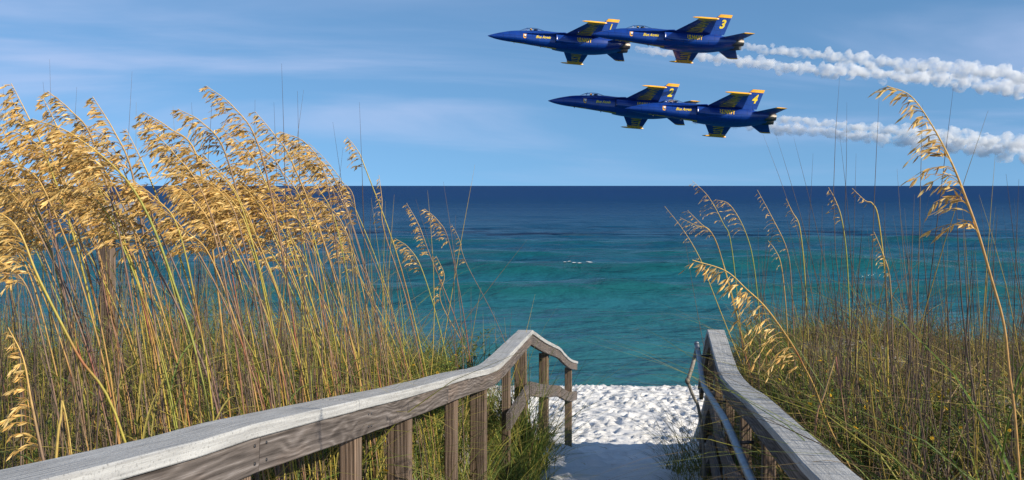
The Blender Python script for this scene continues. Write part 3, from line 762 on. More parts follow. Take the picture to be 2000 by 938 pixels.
JET = {}
def jet_meshes():
    v, q, t = loft(FUS); JET['body'] = mesh_np('body', v, q, t, True)
    bvh = BVHTree.FromPolygons([tuple(x) for x in v], [tuple(x) for x in q] + [tuple(x) for x in t])
    def side(s, z, off=0.02):
        h = bvh.ray_cast(Vector((NOSE - s, 6, z)), Vector((0, -1, 0)))
        return (h[0].y if h[0] is not None else 0.6) + off
    def decal(name, body, s0, z0, length, height, shear=0.0, offset=0.0, slope=0.0):
        tv, f = text_mesh(body, 1.0, shear, offset)
        tv[:, 0] *= length / tv[:, 0].max(); tv[:, 1] *= height / tv[:, 1].max()
        out = []
        for x, y, _ in tv:
            s, z = s0 + x, z0 + y + slope * x
            out.append((NOSE - s, side(s, z, 0.025), z))
        JET[name] = raw_mesh(name, out, f)
    decal('side_navy', 'U.S.NAVY', 10.0, -0.86, 1.9, 0.52, 0, 0.04)
    decal('side_script', 'Blue Angels', 5.5, -0.64, 1.72, 0.44, 0.45, 0.016)
    # crest: a small gold shield with a white upper corner
    for nm, poly in (('crest', [(0, .5), (.36, .5), (.36, .12), (.30, .02), (.18, -.03), (.06, .02), (0, .12)]), ('crest_corner', [(.05, .46), (.31, .46), (.31, .22), (.20, .20)]), ('crest_band', [(.06, .20), (.20, .185), (.20, .15), (.06, .16)])):
        off = {'crest': 0.02, 'crest_corner': 0.03, 'crest_band': 0.03}[nm]
        JET[nm] = raw_mesh(nm, [(NOSE - 4.05 - a, side(4.05 + a, -0.62 + b, off), -0.62 + b) for a, b in poly], [tuple(range(len(poly)))])
    # wings
    for sg, nm in ((1, 'wing_l'), (-1, 'wing_r')):
        a = aero((P(8.75, sg * 1.15, 0.02), P(12.75, sg * 1.15, 0.0)), (P(10.62, sg * 5.55, -.39), P(12.35, sg * 5.55, -.39)), 0.085, np.array([0, 0, 1.0]))
        JET[nm] = mesh_np(nm, *a)
        b = Bag()
        # wing-tip rail: a slim launcher, square in section and pointed at the front
        sec = [(9.75, 0.012), (10.0, 0.05), (10.6, 0.08), (12.35, 0.08), (12.55, 0.03)]
        V = []
        for s, r in sec:
            for dy, dz in ((-r, -r), (r, -r), (r, r), (-r, r)): V.append(P(s, sg * 5.63 + dy, -.40 + dz))
        q = [(k * 4 + i, k * 4 + (i + 1) % 4, k * 4 + 4 + (i + 1) % 4, k * 4 + 4 + i) for k in range(4) for i in range(4)] + [(0, 1, 2, 3), (16, 17, 18, 19)]
        b.add(V, q)
        a2 = aero((P(10.34, sg * 5.10, -.355), P(12.39, sg * 5.10, -.355)), (P(10.62, sg * 5.56, -.395), P(12.36, sg * 5.56, -.395)), 0.11, np.array([0, 0, 1.0]))
        b.add(*a2)
        JET['rail_' + nm] = b.mesh('tip_rail')
        # lettering on the underside, read from the right tip to the left tip, tops forward
        tv, f = text_mesh('U.S.NAVY', 1.0, 0, 0.025)
        tv[:, 0] /= tv[:, 0].max(); tv[:, 1] /= tv[:, 1].max()
        out = []
        for x, y, _ in tv:
            yy = 1.65 + x * 3.45 if sg > 0 else -5.1 + x * 3.45
            k = (abs(yy) - 1.15) / 4.4
            le = 8.75 + k * 1.87; ch = 4.0 + k * (1.73 - 4.0)
            c = 0.74 - 0.46 * y
            zw = 0.02 - 0.41 * k
            out.append(P(le + c * ch, yy, zw - 0.085 * (1 - 0.3 * k) * 1.02 - 0.02))
        JET['letters_' + nm] = raw_mesh('lettering', out, f)
        # leading edge extension: long thin blade from the cockpit to the wing
        ed = [(3.75, .60), (4.6, .78), (5.6, .90), (6.8, 1.06), (7.6, 1.28), (8.2, 1.52), (8.75, 1.62), (9.6, 1.1), (6.2, .5)]
        V = [P(s, sg * y, 0.035 - 0.0 * s) for s, y in ed] + [P(s, sg * y, -0.035) for s, y in ed]
        m = len(ed)
        me = bpy.data.meshes.new('strake'); me.from_pydata([tuple(x) for x in V], [], [tuple(range(m)), tuple(range(2 * m - 1, m - 1, -1))] + [(i, (i + 1) % m, m + (i + 1) % m, m + i) for i in range(m)]); me.update()
        JET['strake_' + nm] = me
        # air intake box under the blade
        tab = np.array([(7.75, -.52, .34, .44, .42, 4.5), (8.4, -.53, .40, .46, .50, 4.5), (9.4, -.54, .42, .46, .56, 4.5), (10.6, -.5, .36, .4, .55, 4)])
        JET['intake_' + nm] = mesh_np('intake', *loft(tab, 20, 3, sg * 0.98), True)
        V = [(NOSE - 7.745, sg * 0.98 + a, -.52 + b) for a, b in ((-.28, .36), (.28, .36), (.28, -.34), (-.28, -.34))]
        JET['mouth_' + nm] = raw_mesh('mouth', V + [(x + 0.0 - 0.1, y, z) for x, y, z in V], [(0, 1, 2, 3)])  # flat black sheet stands in for the shade inside the intake opening
        # canted fin
        c20, s20 = math.cos(math.radians(20)), math.sin(math.radians(20))
        nrm = np.array([0, c20 * sg, -s20]) * -1
        def F(s, h): return P(s, sg * (1.0 + h * s20), 0.10 + h * c20)
        JET['fin_' + nm] = mesh_np('fin', *aero((F(11.25, 0), F(14.35, 0)), (F(13.75, 2.2), F(15.1, 2.2)), 0.06, nrm))
        b = Bag(); b.add(*aero((F(13.44, 1.88), F(15.01, 1.88)), (F(13.78, 2.215), F(15.13, 2.215)), 0.088, nrm)); JET['fintip_' + nm] = b.mesh('fin_tip')
        for num in '1234':
            if sg < 0: continue
            tv, f = text_mesh(num, 1.0, 0.25, 0.035)
            sc = 1.0 / tv[:, 1].max()
            wd = 0.62 / tv[:, 0].max() if num != '1' else 0.24 / tv[:, 0].max()
            out = []
            for x, y, _ in tv:
                pnt = np.array(F(13.72 + x * wd + (0.0 if num != '1' else 0.2) + 0.2 * y, 0.66 + y * sc)) - nrm * 0.075
                out.append(tuple(pnt))
            JET['number_' + num] = raw_mesh('number', out, f)
        # all-moving tail plane
        sn = np.array([0, 0, 1.0])
        JET['stab_' + nm] = mesh_np('tailplane', *aero((P(13.5, sg * 1.0, -.36), P(16.15, sg * 1.0, -.36)), (P(15.85, sg * 3.3, -.60), P(17.05, sg * 3.3, -.60)), 0.055, sn))
        b = Bag(); b.add(*aero((P(15.67, sg * 3.12, -.58), P(17.0, sg * 3.12, -.58)), (P(15.87, sg * 3.32, -.603), P(17.07, sg * 3.32, -.603)), 0.08, sn)); JET['stabtip_' + nm] = b.mesh('tailplane_tip')
        # nozzle: a ribbed tapering ring, open behind
        V = []; n = 18
        for s, r in ((15.35, .48), (15.75, .50), (16.15, .45), (16.6, .37), (16.6, .33), (16.1, .38), (15.9, .05)):
            for i in range(n):
                an = i / n * 6.283; rr = r * (1 + 0.02 * (i % 2)); V.append(P(s, sg * 0.50 + rr * math.cos(an), -.40 + rr * math.sin(an)))
        q = [(k * n + i, k * n + (i + 1) % n, (k + 1) * n + (i + 1) % n, (k + 1) * n + i) for k in range(6) for i in range(n)]
        JET['nozzle_' + nm] = mesh_np('nozzle', V, q)
    # canopy bubble, its frame, seat and the small things on the hull
    can = np.array([(3.55, .44, .06, .04, .05, 2), (4.0, .46, .30, .24, .06, 2), (4.5, .50, .38, .42, .06, 2), (5.1, .54, .41, .48, .06, 2), (5.7, .60, .38, .42, .06, 2), (6.3, .64, .26, .24, .06, 2), (6.7, .66, .1, .1, .05, 2)])
    JET['canopy'] = mesh_np('canopy', *loft(can, 20, 4), True)
    b = Bag(); n = 12
    for s, hw, h in ((4.42, .375, .42), (5.75, .38, .42)):
        A = [(s + (0.18 * math.sin(math.pi * i / n) if s < 5 else 0), hw * math.cos(math.pi * i / n), .52 + (h + .02) * math.sin(math.pi * i / n)) for i in range(n + 1)]
        v, q, c = tubes(np.array([[P(*x) for x in A]]), np.full((1, n + 1), 0.03), np.zeros((1, n + 1, 3)), 6); b.add(v, q)
    JET['canopy_frame'] = b.mesh('canopy_frame')
    v, q, t = loft(np.array([(5.35, .70, .14, .10, .3, 4), (5.45, .71, .17, .22, .3, 4), (5.7, .71, .17, .22, .3, 4), (5.8, .69, .12, .08, .3, 4)]), 12, 2); JET['seat'] = mesh_np('seat', v, q, t)
    b = Bag()
    for sg in (-1,):
        top = [(2.6, .16), (4.5, .24), (6, .26), (8.0, .28), (8.0, -.12), (6, -.10), (4.5, -.08), (2.6, -.02)]
        pts = []
        for s, y in top:
            h = bvh.ray_cast(Vector((NOSE - s, sg * y, -3)), Vector((0, 0, 1)))
            pts.append((NOSE - s, sg * y, (h[0].z if h[0] is not None else -.8) - 0.015))
        b.add(pts, [(0, 1, 6, 7), (1, 2, 5, 6), (2, 3, 4, 5)])
    JET['belly_stripe'] = b.mesh('belly_stripe')
    b = Bag()
    rows = [(6.2, .30), (6.9, .34), (7.6, .26), (8.3, .10)]; pts = []
    for s, w in rows:
        for y in (-w, -w / 3, w / 3, w):
            h = bvh.ray_cast(Vector((NOSE - s, y, 3)), Vector((0, 0, -1))); pts.append((NOSE - s, y, h[0].z + 0.02))
    b.add(pts, [(k * 4 + i, k * 4 + i + 1, k * 4 + 5 + i, k * 4 + 4 + i) for k in range(3) for i in range(3)]); JET['spine_stripe'] = b.mesh('spine_stripe')
    JET['spine_vent'] = mesh_np('spine_vent', *loft(np.array([(8.7, .48, .22, .05, .1, 5), (8.75, .48, .26, .12, .1, 5), (9.6, .36, .26, .12, .1, 5), (9.65, .36, .2, .05, .1, 5)]), 12, 1))
    for nm, s, L in (('antenna_a', 2.95, 0.20), ('antenna_b', 6.05, 0.34)):
        z = -.9 if s < 4 else -1.05
        b = Bag(); b.add(*aero((P(s, 0.0, z + .12), P(s + .14, 0.0, z + .12)), (P(s + .12, 0, z - L), P(s + .2, 0, z - L)), 0.02, np.array([0, 1.0, 0]))); JET[nm] = b.mesh('antenna')
    # pilot: helmet and shoulders as one turned shape
    prof = [(0.02, -.30), (.20, -.30), (.21, -.12), (.17, -.02), (.075, .02), (.075, .07), (.13, .12), (.145, .20), (.125, .29), (.06, .345), (.005, .355)]
    V = []; n = 14
    for r, z in prof:
        for i in range(n):
            an = i / n * 6.283; V.append((r * (0.8 if z < 0.05 else 1) * math.cos(an), r * math.sin(an), z))
    JET['pilot'] = mesh_np('pilot_body', V, [(k * n + i, k * n + (i + 1) % n, (k + 1) * n + (i + 1) % n, (k + 1) * n + i) for k in range(len(prof) - 1) for i in range(n)], None, True)
    V = []
    for k in range(7):
        ph = -0.25 + k / 6 * (math.pi / 2 + 0.25)
        for i in range(n):
            an = i / n * 6.283; V.append((.155 * math.cos(ph) * math.cos(an), .155 * math.cos(ph) * math.sin(an), .20 + .17 * math.sin(ph)))
    JET['helmet'] = mesh_np('helmet', V, [(k * n + i, k * n + (i + 1) % n, (k + 1) * n + (i + 1) % n, (k + 1) * n + i) for k in range(6) for i in range(n)], None, True)
jet_meshes()

def jet_matrix(nose_px, dist, psi=7.0, roll=26.0, pitch=4.8):
    ray = Vector(((nose_px[0] - 1000) / FPX, 1.0, -(nose_px[1] - HOR) / FPX)).normalized()
    r = ray.cross(Vector((0, 0, 1))).normalized(); u = r.cross(ray).normalized(); tw = -ray
    a, ps, ph = math.radians(pitch), math.radians(psi), math.radians(roll)
    Fw = (math.cos(ps) * (-r * math.cos(a) + u * math.sin(a)) + math.sin(ps) * tw).normalized()
    t1 = (tw - Fw * tw.dot(Fw)).normalized(); u1 = Fw.cross(t1)
    Lw = (math.cos(ph) * t1 + math.sin(ph) * u1).normalized(); U = Fw.cross(Lw)
    Mx = Matrix((Fw, Lw, U)).transposed().to_4x4()
    nose = Vector((0, 0, EYE)) + ray * dist
    Mx.translation = nose - (Mx.to_3x3() @ Vector((NOSE, 0, -.45)))
    return Mx

JETS = [('1', (952, 70), 118.0, 'blue and gold jet with the number 1 on its fin, first of the upper pair'),
        ('3', (1156, 67), 113.0, 'blue and gold jet with the number 3 on its fin, rearmost of the upper pair'),
        ('2', (1070, 197), 118.5, 'blue and gold jet with the number 2 on its fin, leading the lower pair'),
        ('4', (1221, 212), 114.0, 'blue and gold jet with the number 4 on its fin, lowest of the four')]
JETM = {}
for num, px, dist, label in JETS:
    Mx = jet_matrix(px, dist); JETM[num] = Mx
    J = empty('fighter_jet'); J.matrix_world = Mx
    tag(J, label, 'jet', 'four fighter jets in formation')
    body = link('body', JET['body'], M['blue'], J)
    for nm in ('side_navy', 'side_script'): link('lettering', JET[nm], M['orange'] if nm == 'side_navy' else M['yellow'], body)
    link('crest', JET['crest'], M['gold'], body); link('crest_corner', JET['crest_corner'], M['white'], body); link('crest_band', JET['crest_band'], M['black'], body)
    link('belly_stripe', JET['belly_stripe'], M['gold'], body); link('spine_stripe', JET['spine_stripe'], M['yellow'], body); link('spine_vent', JET['spine_vent'], M['black'], body)
    link('antenna', JET['antenna_a'], M['black'], body); link('antenna', JET['antenna_b'], M['black'], body)
    cn = link('canopy', JET['canopy'], M['glass'], J); link('canopy_frame', JET['canopy_frame'], M['blue'], cn); link('ejection_seat', JET['seat'], M['black'], J)
    for nm in ('wing_l', 'wing_r'):
        w = link('wing', JET[nm], M['blue'], J); link('tip_rail', JET['rail_' + nm], M['gold'], w); link('lettering', JET['letters_' + nm], M['orange'], w)
        link('leading_edge_blade', JET['strake_' + nm], M['blue'], J)
        i_ = link('air_intake', JET['intake_' + nm], M['blue'], J); link('intake_mouth', JET['mouth_' + nm], M['black'], i_)
        f_ = link('fin', JET['fin_' + nm], M['blue'], J); link('fin_tip', JET['fintip_' + nm], M['gold'], f_)
        if nm == 'wing_l': link('number', JET['number_' + num], M['yellow'], f_)
        s_ = link('tailplane', JET['stab_' + nm], M['blue'], J); link('tailplane_tip', JET['stabtip_' + nm], M['gold'], s_)
        link('nozzle', JET['nozzle_' + nm], M['burnt'], J)
    pl = link('person', JET['pilot'], M['suit'])
    pl.matrix_world = Mx @ Matrix.Translation((NOSE - 5.05, 0, .62))
    tag(pl, 'pilot in a gold helmet sitting in the cockpit of jet ' + num, 'person', 'pilots')
    link('helmet', JET['helmet'], M['gold'], pl)

# ------------------------------------------------------------------ smoke trails
def smoke_mat():
    t = NT('white_smoke')
    t.n.remove(t.bsdf)
    v = t.node('VolumePrincipled')
    v.inputs['Color'].default_value = (0.998, 0.998, 0.998, 1); dn = t.noise(t.mapping(t.pos(), (1, 1, 1.15)), 0.95, 4, 0.62)
    t.l.new(t.math('MULTIPLY', t.math('SUBTRACT', dn, 0.36, True), 7.5), v.inputs['Density']); v.inputs['Anisotropy'].default_value = 0.0
    t.l.new(v.outputs[0], t.out.inputs['Volume'])
    return t.m
M['smoke'] = smoke_mat()
def smoke_trail(num, line_px, label, seed, r0, r1):
    """puffs along the way the jet has come; line_px: pixels the trail passes, its depth follows the jet's own track backwards"""
    Mx = JETM[num]; F = (Mx.to_3x3() @ Vector((1, 0, 0)))
    start = Mx @ Vector((NOSE - 16.7, 0, -.4))
    r = np.random.default_rng(seed)
    pts = []
    for (px, py) in line_px:
        # depth where the vertical plane of the track meets this column
        k = (px - 1000) / FPX; d = ((start.x - k * start.y) / (F.x - k * F.y)); Y = start.y - F.y * d
        pts.append(at(px, py, Y))
    C = catmull(pts, 40)
    seg = np.concatenate([[0], np.cumsum(np.linalg.norm(np.diff(C, axis=0), axis=1))]); L = seg[-1]
    V, Q = [], []
    an = np.arange(8) / 8 * 6.283
    n0 = 0
    s = 0.0; verts = []; tris = []
    import bmesh
    bm = bmesh.new()
    while s < L:
        f = s / L; rad = (r0 + (r1 - r0) * f ** 0.75)
        p = np.array([np.interp(s, seg, C[:, i]) for i in range(3)])
        for k in range(3):
            rr = rad * r.uniform(0.38, 0.85)
            o = r.normal(0, 1, 3) * rad * np.array([0.5, 0.42, 0.40]); o[2] *= 1.0
            Mt = Matrix.Translation(Vector(p + o)) @ Matrix.Diagonal((rr * r.uniform(0.9, 1.5), rr, rr * r.uniform(0.75, 1.05), 1))
            bmesh.ops.create_icosphere(bm, subdivisions=2, radius=1.0, matrix=Mt)
        s += rad * r.uniform(0.45, 0.75)
    me = bpy.data.meshes.new('smoke_trail'); bm.to_mesh(me); bm.free()
    ob = bpy.data.objects.new('tmp', me); col.objects.link(ob)
    md = ob.modifiers.new('r', 'REMESH'); md.mode = 'VOXEL'; md.voxel_size = 0.13
    dg = bpy.context.evaluated_depsgraph_get(); dg.update()
    m2 = bpy.data.meshes.new_from_object(ob.evaluated_get(dg)); bpy.data.objects.remove(ob); bpy.data.meshes.remove(me)
    co = np.empty(len(m2.vertices) * 3, np.float32); m2.vertices.foreach_get('co', co); co = co.reshape(-1, 3)
    no = np.empty(len(m2.vertices) * 3, np.float32); m2.vertex_normals.foreach_get('vector', no); no = no.reshape(-1, 3)
    nz = fbm(co[:, 0] * 1.9 + co[:, 1] * 0.9, co[:, 2] * 1.9 + co[:, 1] * 0.8, seed, 4, 0.6) - 0.5
    co += no * (nz * 0.95)[:, None] * np.clip(np.interp(co[:, 0], C[:, 0], seg) / 12, 0.3, 1)[:, None]
    m2.vertices.foreach_set('co', co.ravel()); m2.update(); m2.name = 'smoke_trail'
    m2.materials.clear(); m2.materials.append(M['smoke'])
    m2.polygons.foreach_set('use_smooth', np.ones(len(m2.polygons), dtype=bool))
    o = bpy.data.objects.new('smoke_trail', m2); col.objects.link(o)
    tag(o, label, 'smoke trail', 'smoke trails behind the jets')
smoke_trail('1', [(1244, 97), (1300, 103), (1400, 115), (1500, 125), (1600, 136), (1700, 143), (1800, 152), (1920, 166), (2060, 178), (2250, 196)], 'lower white smoke trail of the upper pair, starting behind jet 1', 1, 0.42, 1.08)
smoke_trail('3', [(1450, 92), (1500, 96), (1600, 107), (1700, 119), (1800, 128), (1900, 137), (2000, 147), (2250, 170)], 'upper white smoke trail of the upper pair, starting behind jet 3', 2, 0.40, 1.02)
smoke_trail('2', [(1338, 233), (1400, 240), (1470, 246), (1540, 252), (1640, 262), (1740, 272), (1850, 284), (2000, 298), (2250, 322)], 'lower white smoke trail of the lower pair, starting behind jet 2', 3, 0.38, 1.02)
smoke_trail('4', [(1505, 234), (1560, 237), (1650, 246), (1740, 255), (1840, 264), (1940, 275), (2050, 285), (2250, 304)], 'upper white smoke trail of the lower pair, starting behind jet 4', 4, 0.36, 0.98)

# ================================================================== PLANTS
WIND = np.array([-1.0, 0.0, 0.0])
# spikelet: a flat pointed husk, widest near its base, along +X, flat side in Y
SPK_V = np.array([(0, 0, 0), (.22, .090, 0), (.22, 0, .042), (.22, -.090, 0), (.22, 0, -.042), (.58, .105, 0), (.58, 0, .04), (.58, -.105, 0), (.58, 0, -.04), (1, 0, 0)])
SPK_T = [(0, 1, 2), (0, 2, 3), (0, 3, 4), (0, 4, 1), (9, 6, 5), (9, 7, 6), (9, 8, 7), (9, 5, 8)]
SPK_Q = [(1, 5, 6, 2), (2, 6, 7, 3), (3, 7, 8, 4), (4, 8, 5, 1)]
def spikelets(b, pos, d, size, roll, colr):
    N = len(pos)
    if N == 0: return
    d = d / (np.linalg.norm(d, axis=1, keepdims=True) + 1e-9)
    ref = np.where(np.abs(d[:, 2:3]) > 0.95, np.array([1.0, 0, 0]), np.array([0, 0, 1.0]))
    a = np.cross(ref, d); a /= np.linalg.norm(a, axis=1, keepdims=True); c = np.cross(d, a)
    y = a * np.cos(roll)[:, None] + c * np.sin(roll)[:, None]; z = np.cross(d, y)
    V = pos[:, None, :] + size[:, None, None] * (SPK_V[None, :, 0:1] * d[:, None, :] + SPK_V[None, :, 1:2] * y[:, None, :] + SPK_V[None, :, 2:3] * z[:, None, :])
    off = (np.arange(N) * 10)[:, None, None]
    q = (np.array(SPK_Q)[None] + off).reshape(-1, 4); t = (np.array(SPK_T)[None] + off).reshape(-1, 3)
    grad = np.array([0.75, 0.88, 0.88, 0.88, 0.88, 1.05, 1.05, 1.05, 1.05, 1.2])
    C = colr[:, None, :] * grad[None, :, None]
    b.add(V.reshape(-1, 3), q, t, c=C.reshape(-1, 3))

GOLD = np.array([0.79, 0.495, 0.135]); BROWN = np.array([0.42, 0.235, 0.075]); PALE = np.array([0.90, 0.68, 0.29])
def branch_geo(b, A, tan, L, r, spk, count, dark):
    """one drooping side branch with its spikelets"""
    side = r.normal(0, 0.30); wy = np.array([0, 1.0, 0]) * side
    d0 = tan * r.uniform(0.45, 0.75) + WIND * r.uniform(0.25, 0.55) + wy + np.array([0, 0, r.uniform(-0.05, 0.2)])
    d1 = WIND * r.uniform(0.05, 0.3) + np.array([0, 0, -1]) * r.uniform(0.45, 0.95) + wy * 0.3
    s = np.linspace(0, 1, 6)[:, None]
    Pc = A + L * (d0 * s + d1 * s * s)
    v, q, c = tubes(Pc[None], np.linspace(0.0011, 0.0006, 6)[None], np.broadcast_to(GOLD * 0.8, (1, 6, 3)), 3); b.add(v, q, c=c)
    ss = np.sort(r.uniform(0.22, 1.0, count)); ss[-1] = 1.0
    pos = A + L * (d0 * ss[:, None] + d1 * (ss ** 2)[:, None])
    dr = d0 + 2 * d1 * ss[:, None] * 0.9 + r.normal(0, 0.30, (count, 3)) + np.array([0, 0, -0.45])
    size = spk * r.uniform(0.75, 1.2, count)
    w = r.uniform(0, 1, count)[:, None]
    cc = GOLD * (1 - w) + np.where(r.uniform(0, 1, count)[:, None] < 0.22 + dark, BROWN * 1.3, PALE) * w
    cc = cc * r.uniform(0.75, 1.15, count)[:, None]
    if dark > 0.5: cc = cc * 0.6
    spikelets(b, pos, dr, size, r.uniform(0, 6.28, count), cc)

STEMC = [np.array(x) for x in ((0.46, 0.33, 0.055), (0.38, 0.31, 0.05), (0.42, 0.25, 0.075), (0.28, 0.28, 0.05), (0.26, 0.15, 0.085), (0.22, 0.145, 0.095), (0.18, 0.115, 0.085))]
def leaf_blade(parent, base, direc, L, r, colr, w=0.004):
    d = np.array([math.cos(direc), math.sin(direc), 0]); K = 9
    s = np.linspace(0, 1, K)[:, None]; up = r.uniform(0.45, 0.8); dr = r.uniform(0.25, 0.8)
    Pc = base + L * (d * (0.25 * s + 0.5 * s * s) + np.array([0, 0, 1]) * (up * s - dr * s * s) + r.normal(0, 0.02, (1, 3)) * s)
    W = w * np.clip(np.sin(np.pi * (0.12 + 0.88 * s[:, 0])), 0.02, 1)
    tip = np.array([0.42, 0.33, 0.10])
    C = colr * (1 - s ** 2) + tip * s ** 2
    v, q, c = ribbons(Pc[None], W[None], C[None], np.array([direc + 1.57]))
    b = Bag(); b.add(v, q, c=c); b.build('leaf', M['blade'], parent)

def sea_oat(head, stem, Y, label, group, nb=22, blen=0.13, spk=0.0258, count=16, dark=0.0, split=False, leaves=2, seed=0, rad=0.0036, stemc=None):
    """head: pixels of the panicle axis from tip to base; stem: further pixels downwards; Y: depth (or one depth for tip and one for the foot)"""
    r = np.random.default_rng(1000 + seed)
    px = list(head) + list(stem); n = len(px)
    Ys = [Y] * n if np.isscalar(Y) else list(np.linspace(Y[0], Y[1], n))
    P3 = [at(p[0], p[1], y) for p, y in zip(px, Ys)]
    lx, ly = P3[-1][0], P3[-1][1]
    gz = float(ground_z(lx, ly))
    if P3[-1][2] > gz + 0.05:
        prev = P3[-2]; dz = P3[-1][2] - gz
        slope = (P3[-1][0] - prev[0]) / max(prev[2] - P3[-1][2], 0.05)
        fx = lx + np.clip(slope, -0.5, 0.5) * dz * 0.6
        P3.append(np.array([fx, ly, float(ground_z(fx, ly)) - 0.02]))
    curve = catmull(P3, 6)
    nh = (len(head) - 1) * 6 + 1
    O = empty('sea_oat', tuple(curve[-1]))
    tag(O, label, 'sea oat', group)
    K = len(curve)
    sc = STEMC[r.integers(len(STEMC))] if stemc is None else np.array(stemc)
    f = np.linspace(0, 1, K)[:, None]
    C = GOLD * 0.85 * (1 - sstep(0.15, 0.5, f)) + sc * sstep(0.15, 0.5, f)
    red = np.exp(-((f - r.uniform(0.6, 0.85)) / 0.05) ** 2) * r.uniform(0, 0.9); C = C * (1 - red) + np.array([0.30, 0.07, 0.04]) * red
    R = rad * (0.35 + 0.75 * sstep(0.0, 0.5, np.linspace(0, 1, K)))
    v, q, c = tubes(curve[None], R[None], C[None], 6)
    b = Bag(); b.add(v, q, c=c); b.build('stem', M['stalk'], O, True)
    # panicle along the head part
    hc = curve[:nh][::-1]                       # base -> tip
    seg = np.concatenate([[0], np.cumsum(np.linalg.norm(np.diff(hc, axis=0), axis=1))])
    tanv = np.gradient(hc, axis=0); tanv /= np.linalg.norm(tanv, axis=1, keepdims=True) + 1e-9
    one = Bag(); H = None
    if split: H = empty('panicle'); H.parent = O
    for k in range(nb):
        t = (k + r.uniform(-0.3, 0.3)) / nb; t = min(max(t, 0.0), 0.99) ** (0.9)
        A = np.array([np.interp(t * seg[-1], seg, hc[:, i]) for i in range(3)]); tn = np.array([np.interp(t * seg[-1], seg, tanv[:, i]) for i in range(3)])
        L = blen * (0.62 + 0.5 * math.sin(math.pi * min(1, t * 1.25 + 0.12))) * (1 - 0.68 * t) * r.uniform(0.7, 1.2)
        cnt = max(2, int(count * (1 - 0.55 * t) * r.uniform(0.75, 1.2)))
        bb = Bag() if split else one
        branch_geo(bb, A, tn, L, r, spk, cnt, dark)
        if split: bb.build('branch', M['seed'], H)
    if not split:
        o = one.build('panicle', M['seed'], O); o['kind'] = 'stuff'
    for k in range(leaves):
        i = int(K * r.uniform(0.72, 0.96)); i = min(i, K - 1)
        g = (np.array([0.11, 0.17, 0.035]) if r.uniform() < 0.55 else np.array([0.34, 0.28, 0.06])) * r.uniform(0.8, 1.25)
        leaf_blade(O, curve[i], r.uniform(0, 6.28), r.uniform(0.35, 0.8), r, g)
    inv = Matrix.Translation(-Vector(O.location))
    for ch in O.children: ch.matrix_parent_inverse = inv
    return O

def auto_stem(base, r, lean=None):
    bx, by = base
    lean = r.uniform(60, 175) if lean is None else lean
    h = 980 - by
    return [(bx + lean * 0.45, by + h * 0.30), (bx + lean * 0.85, by + h * 0.72)]

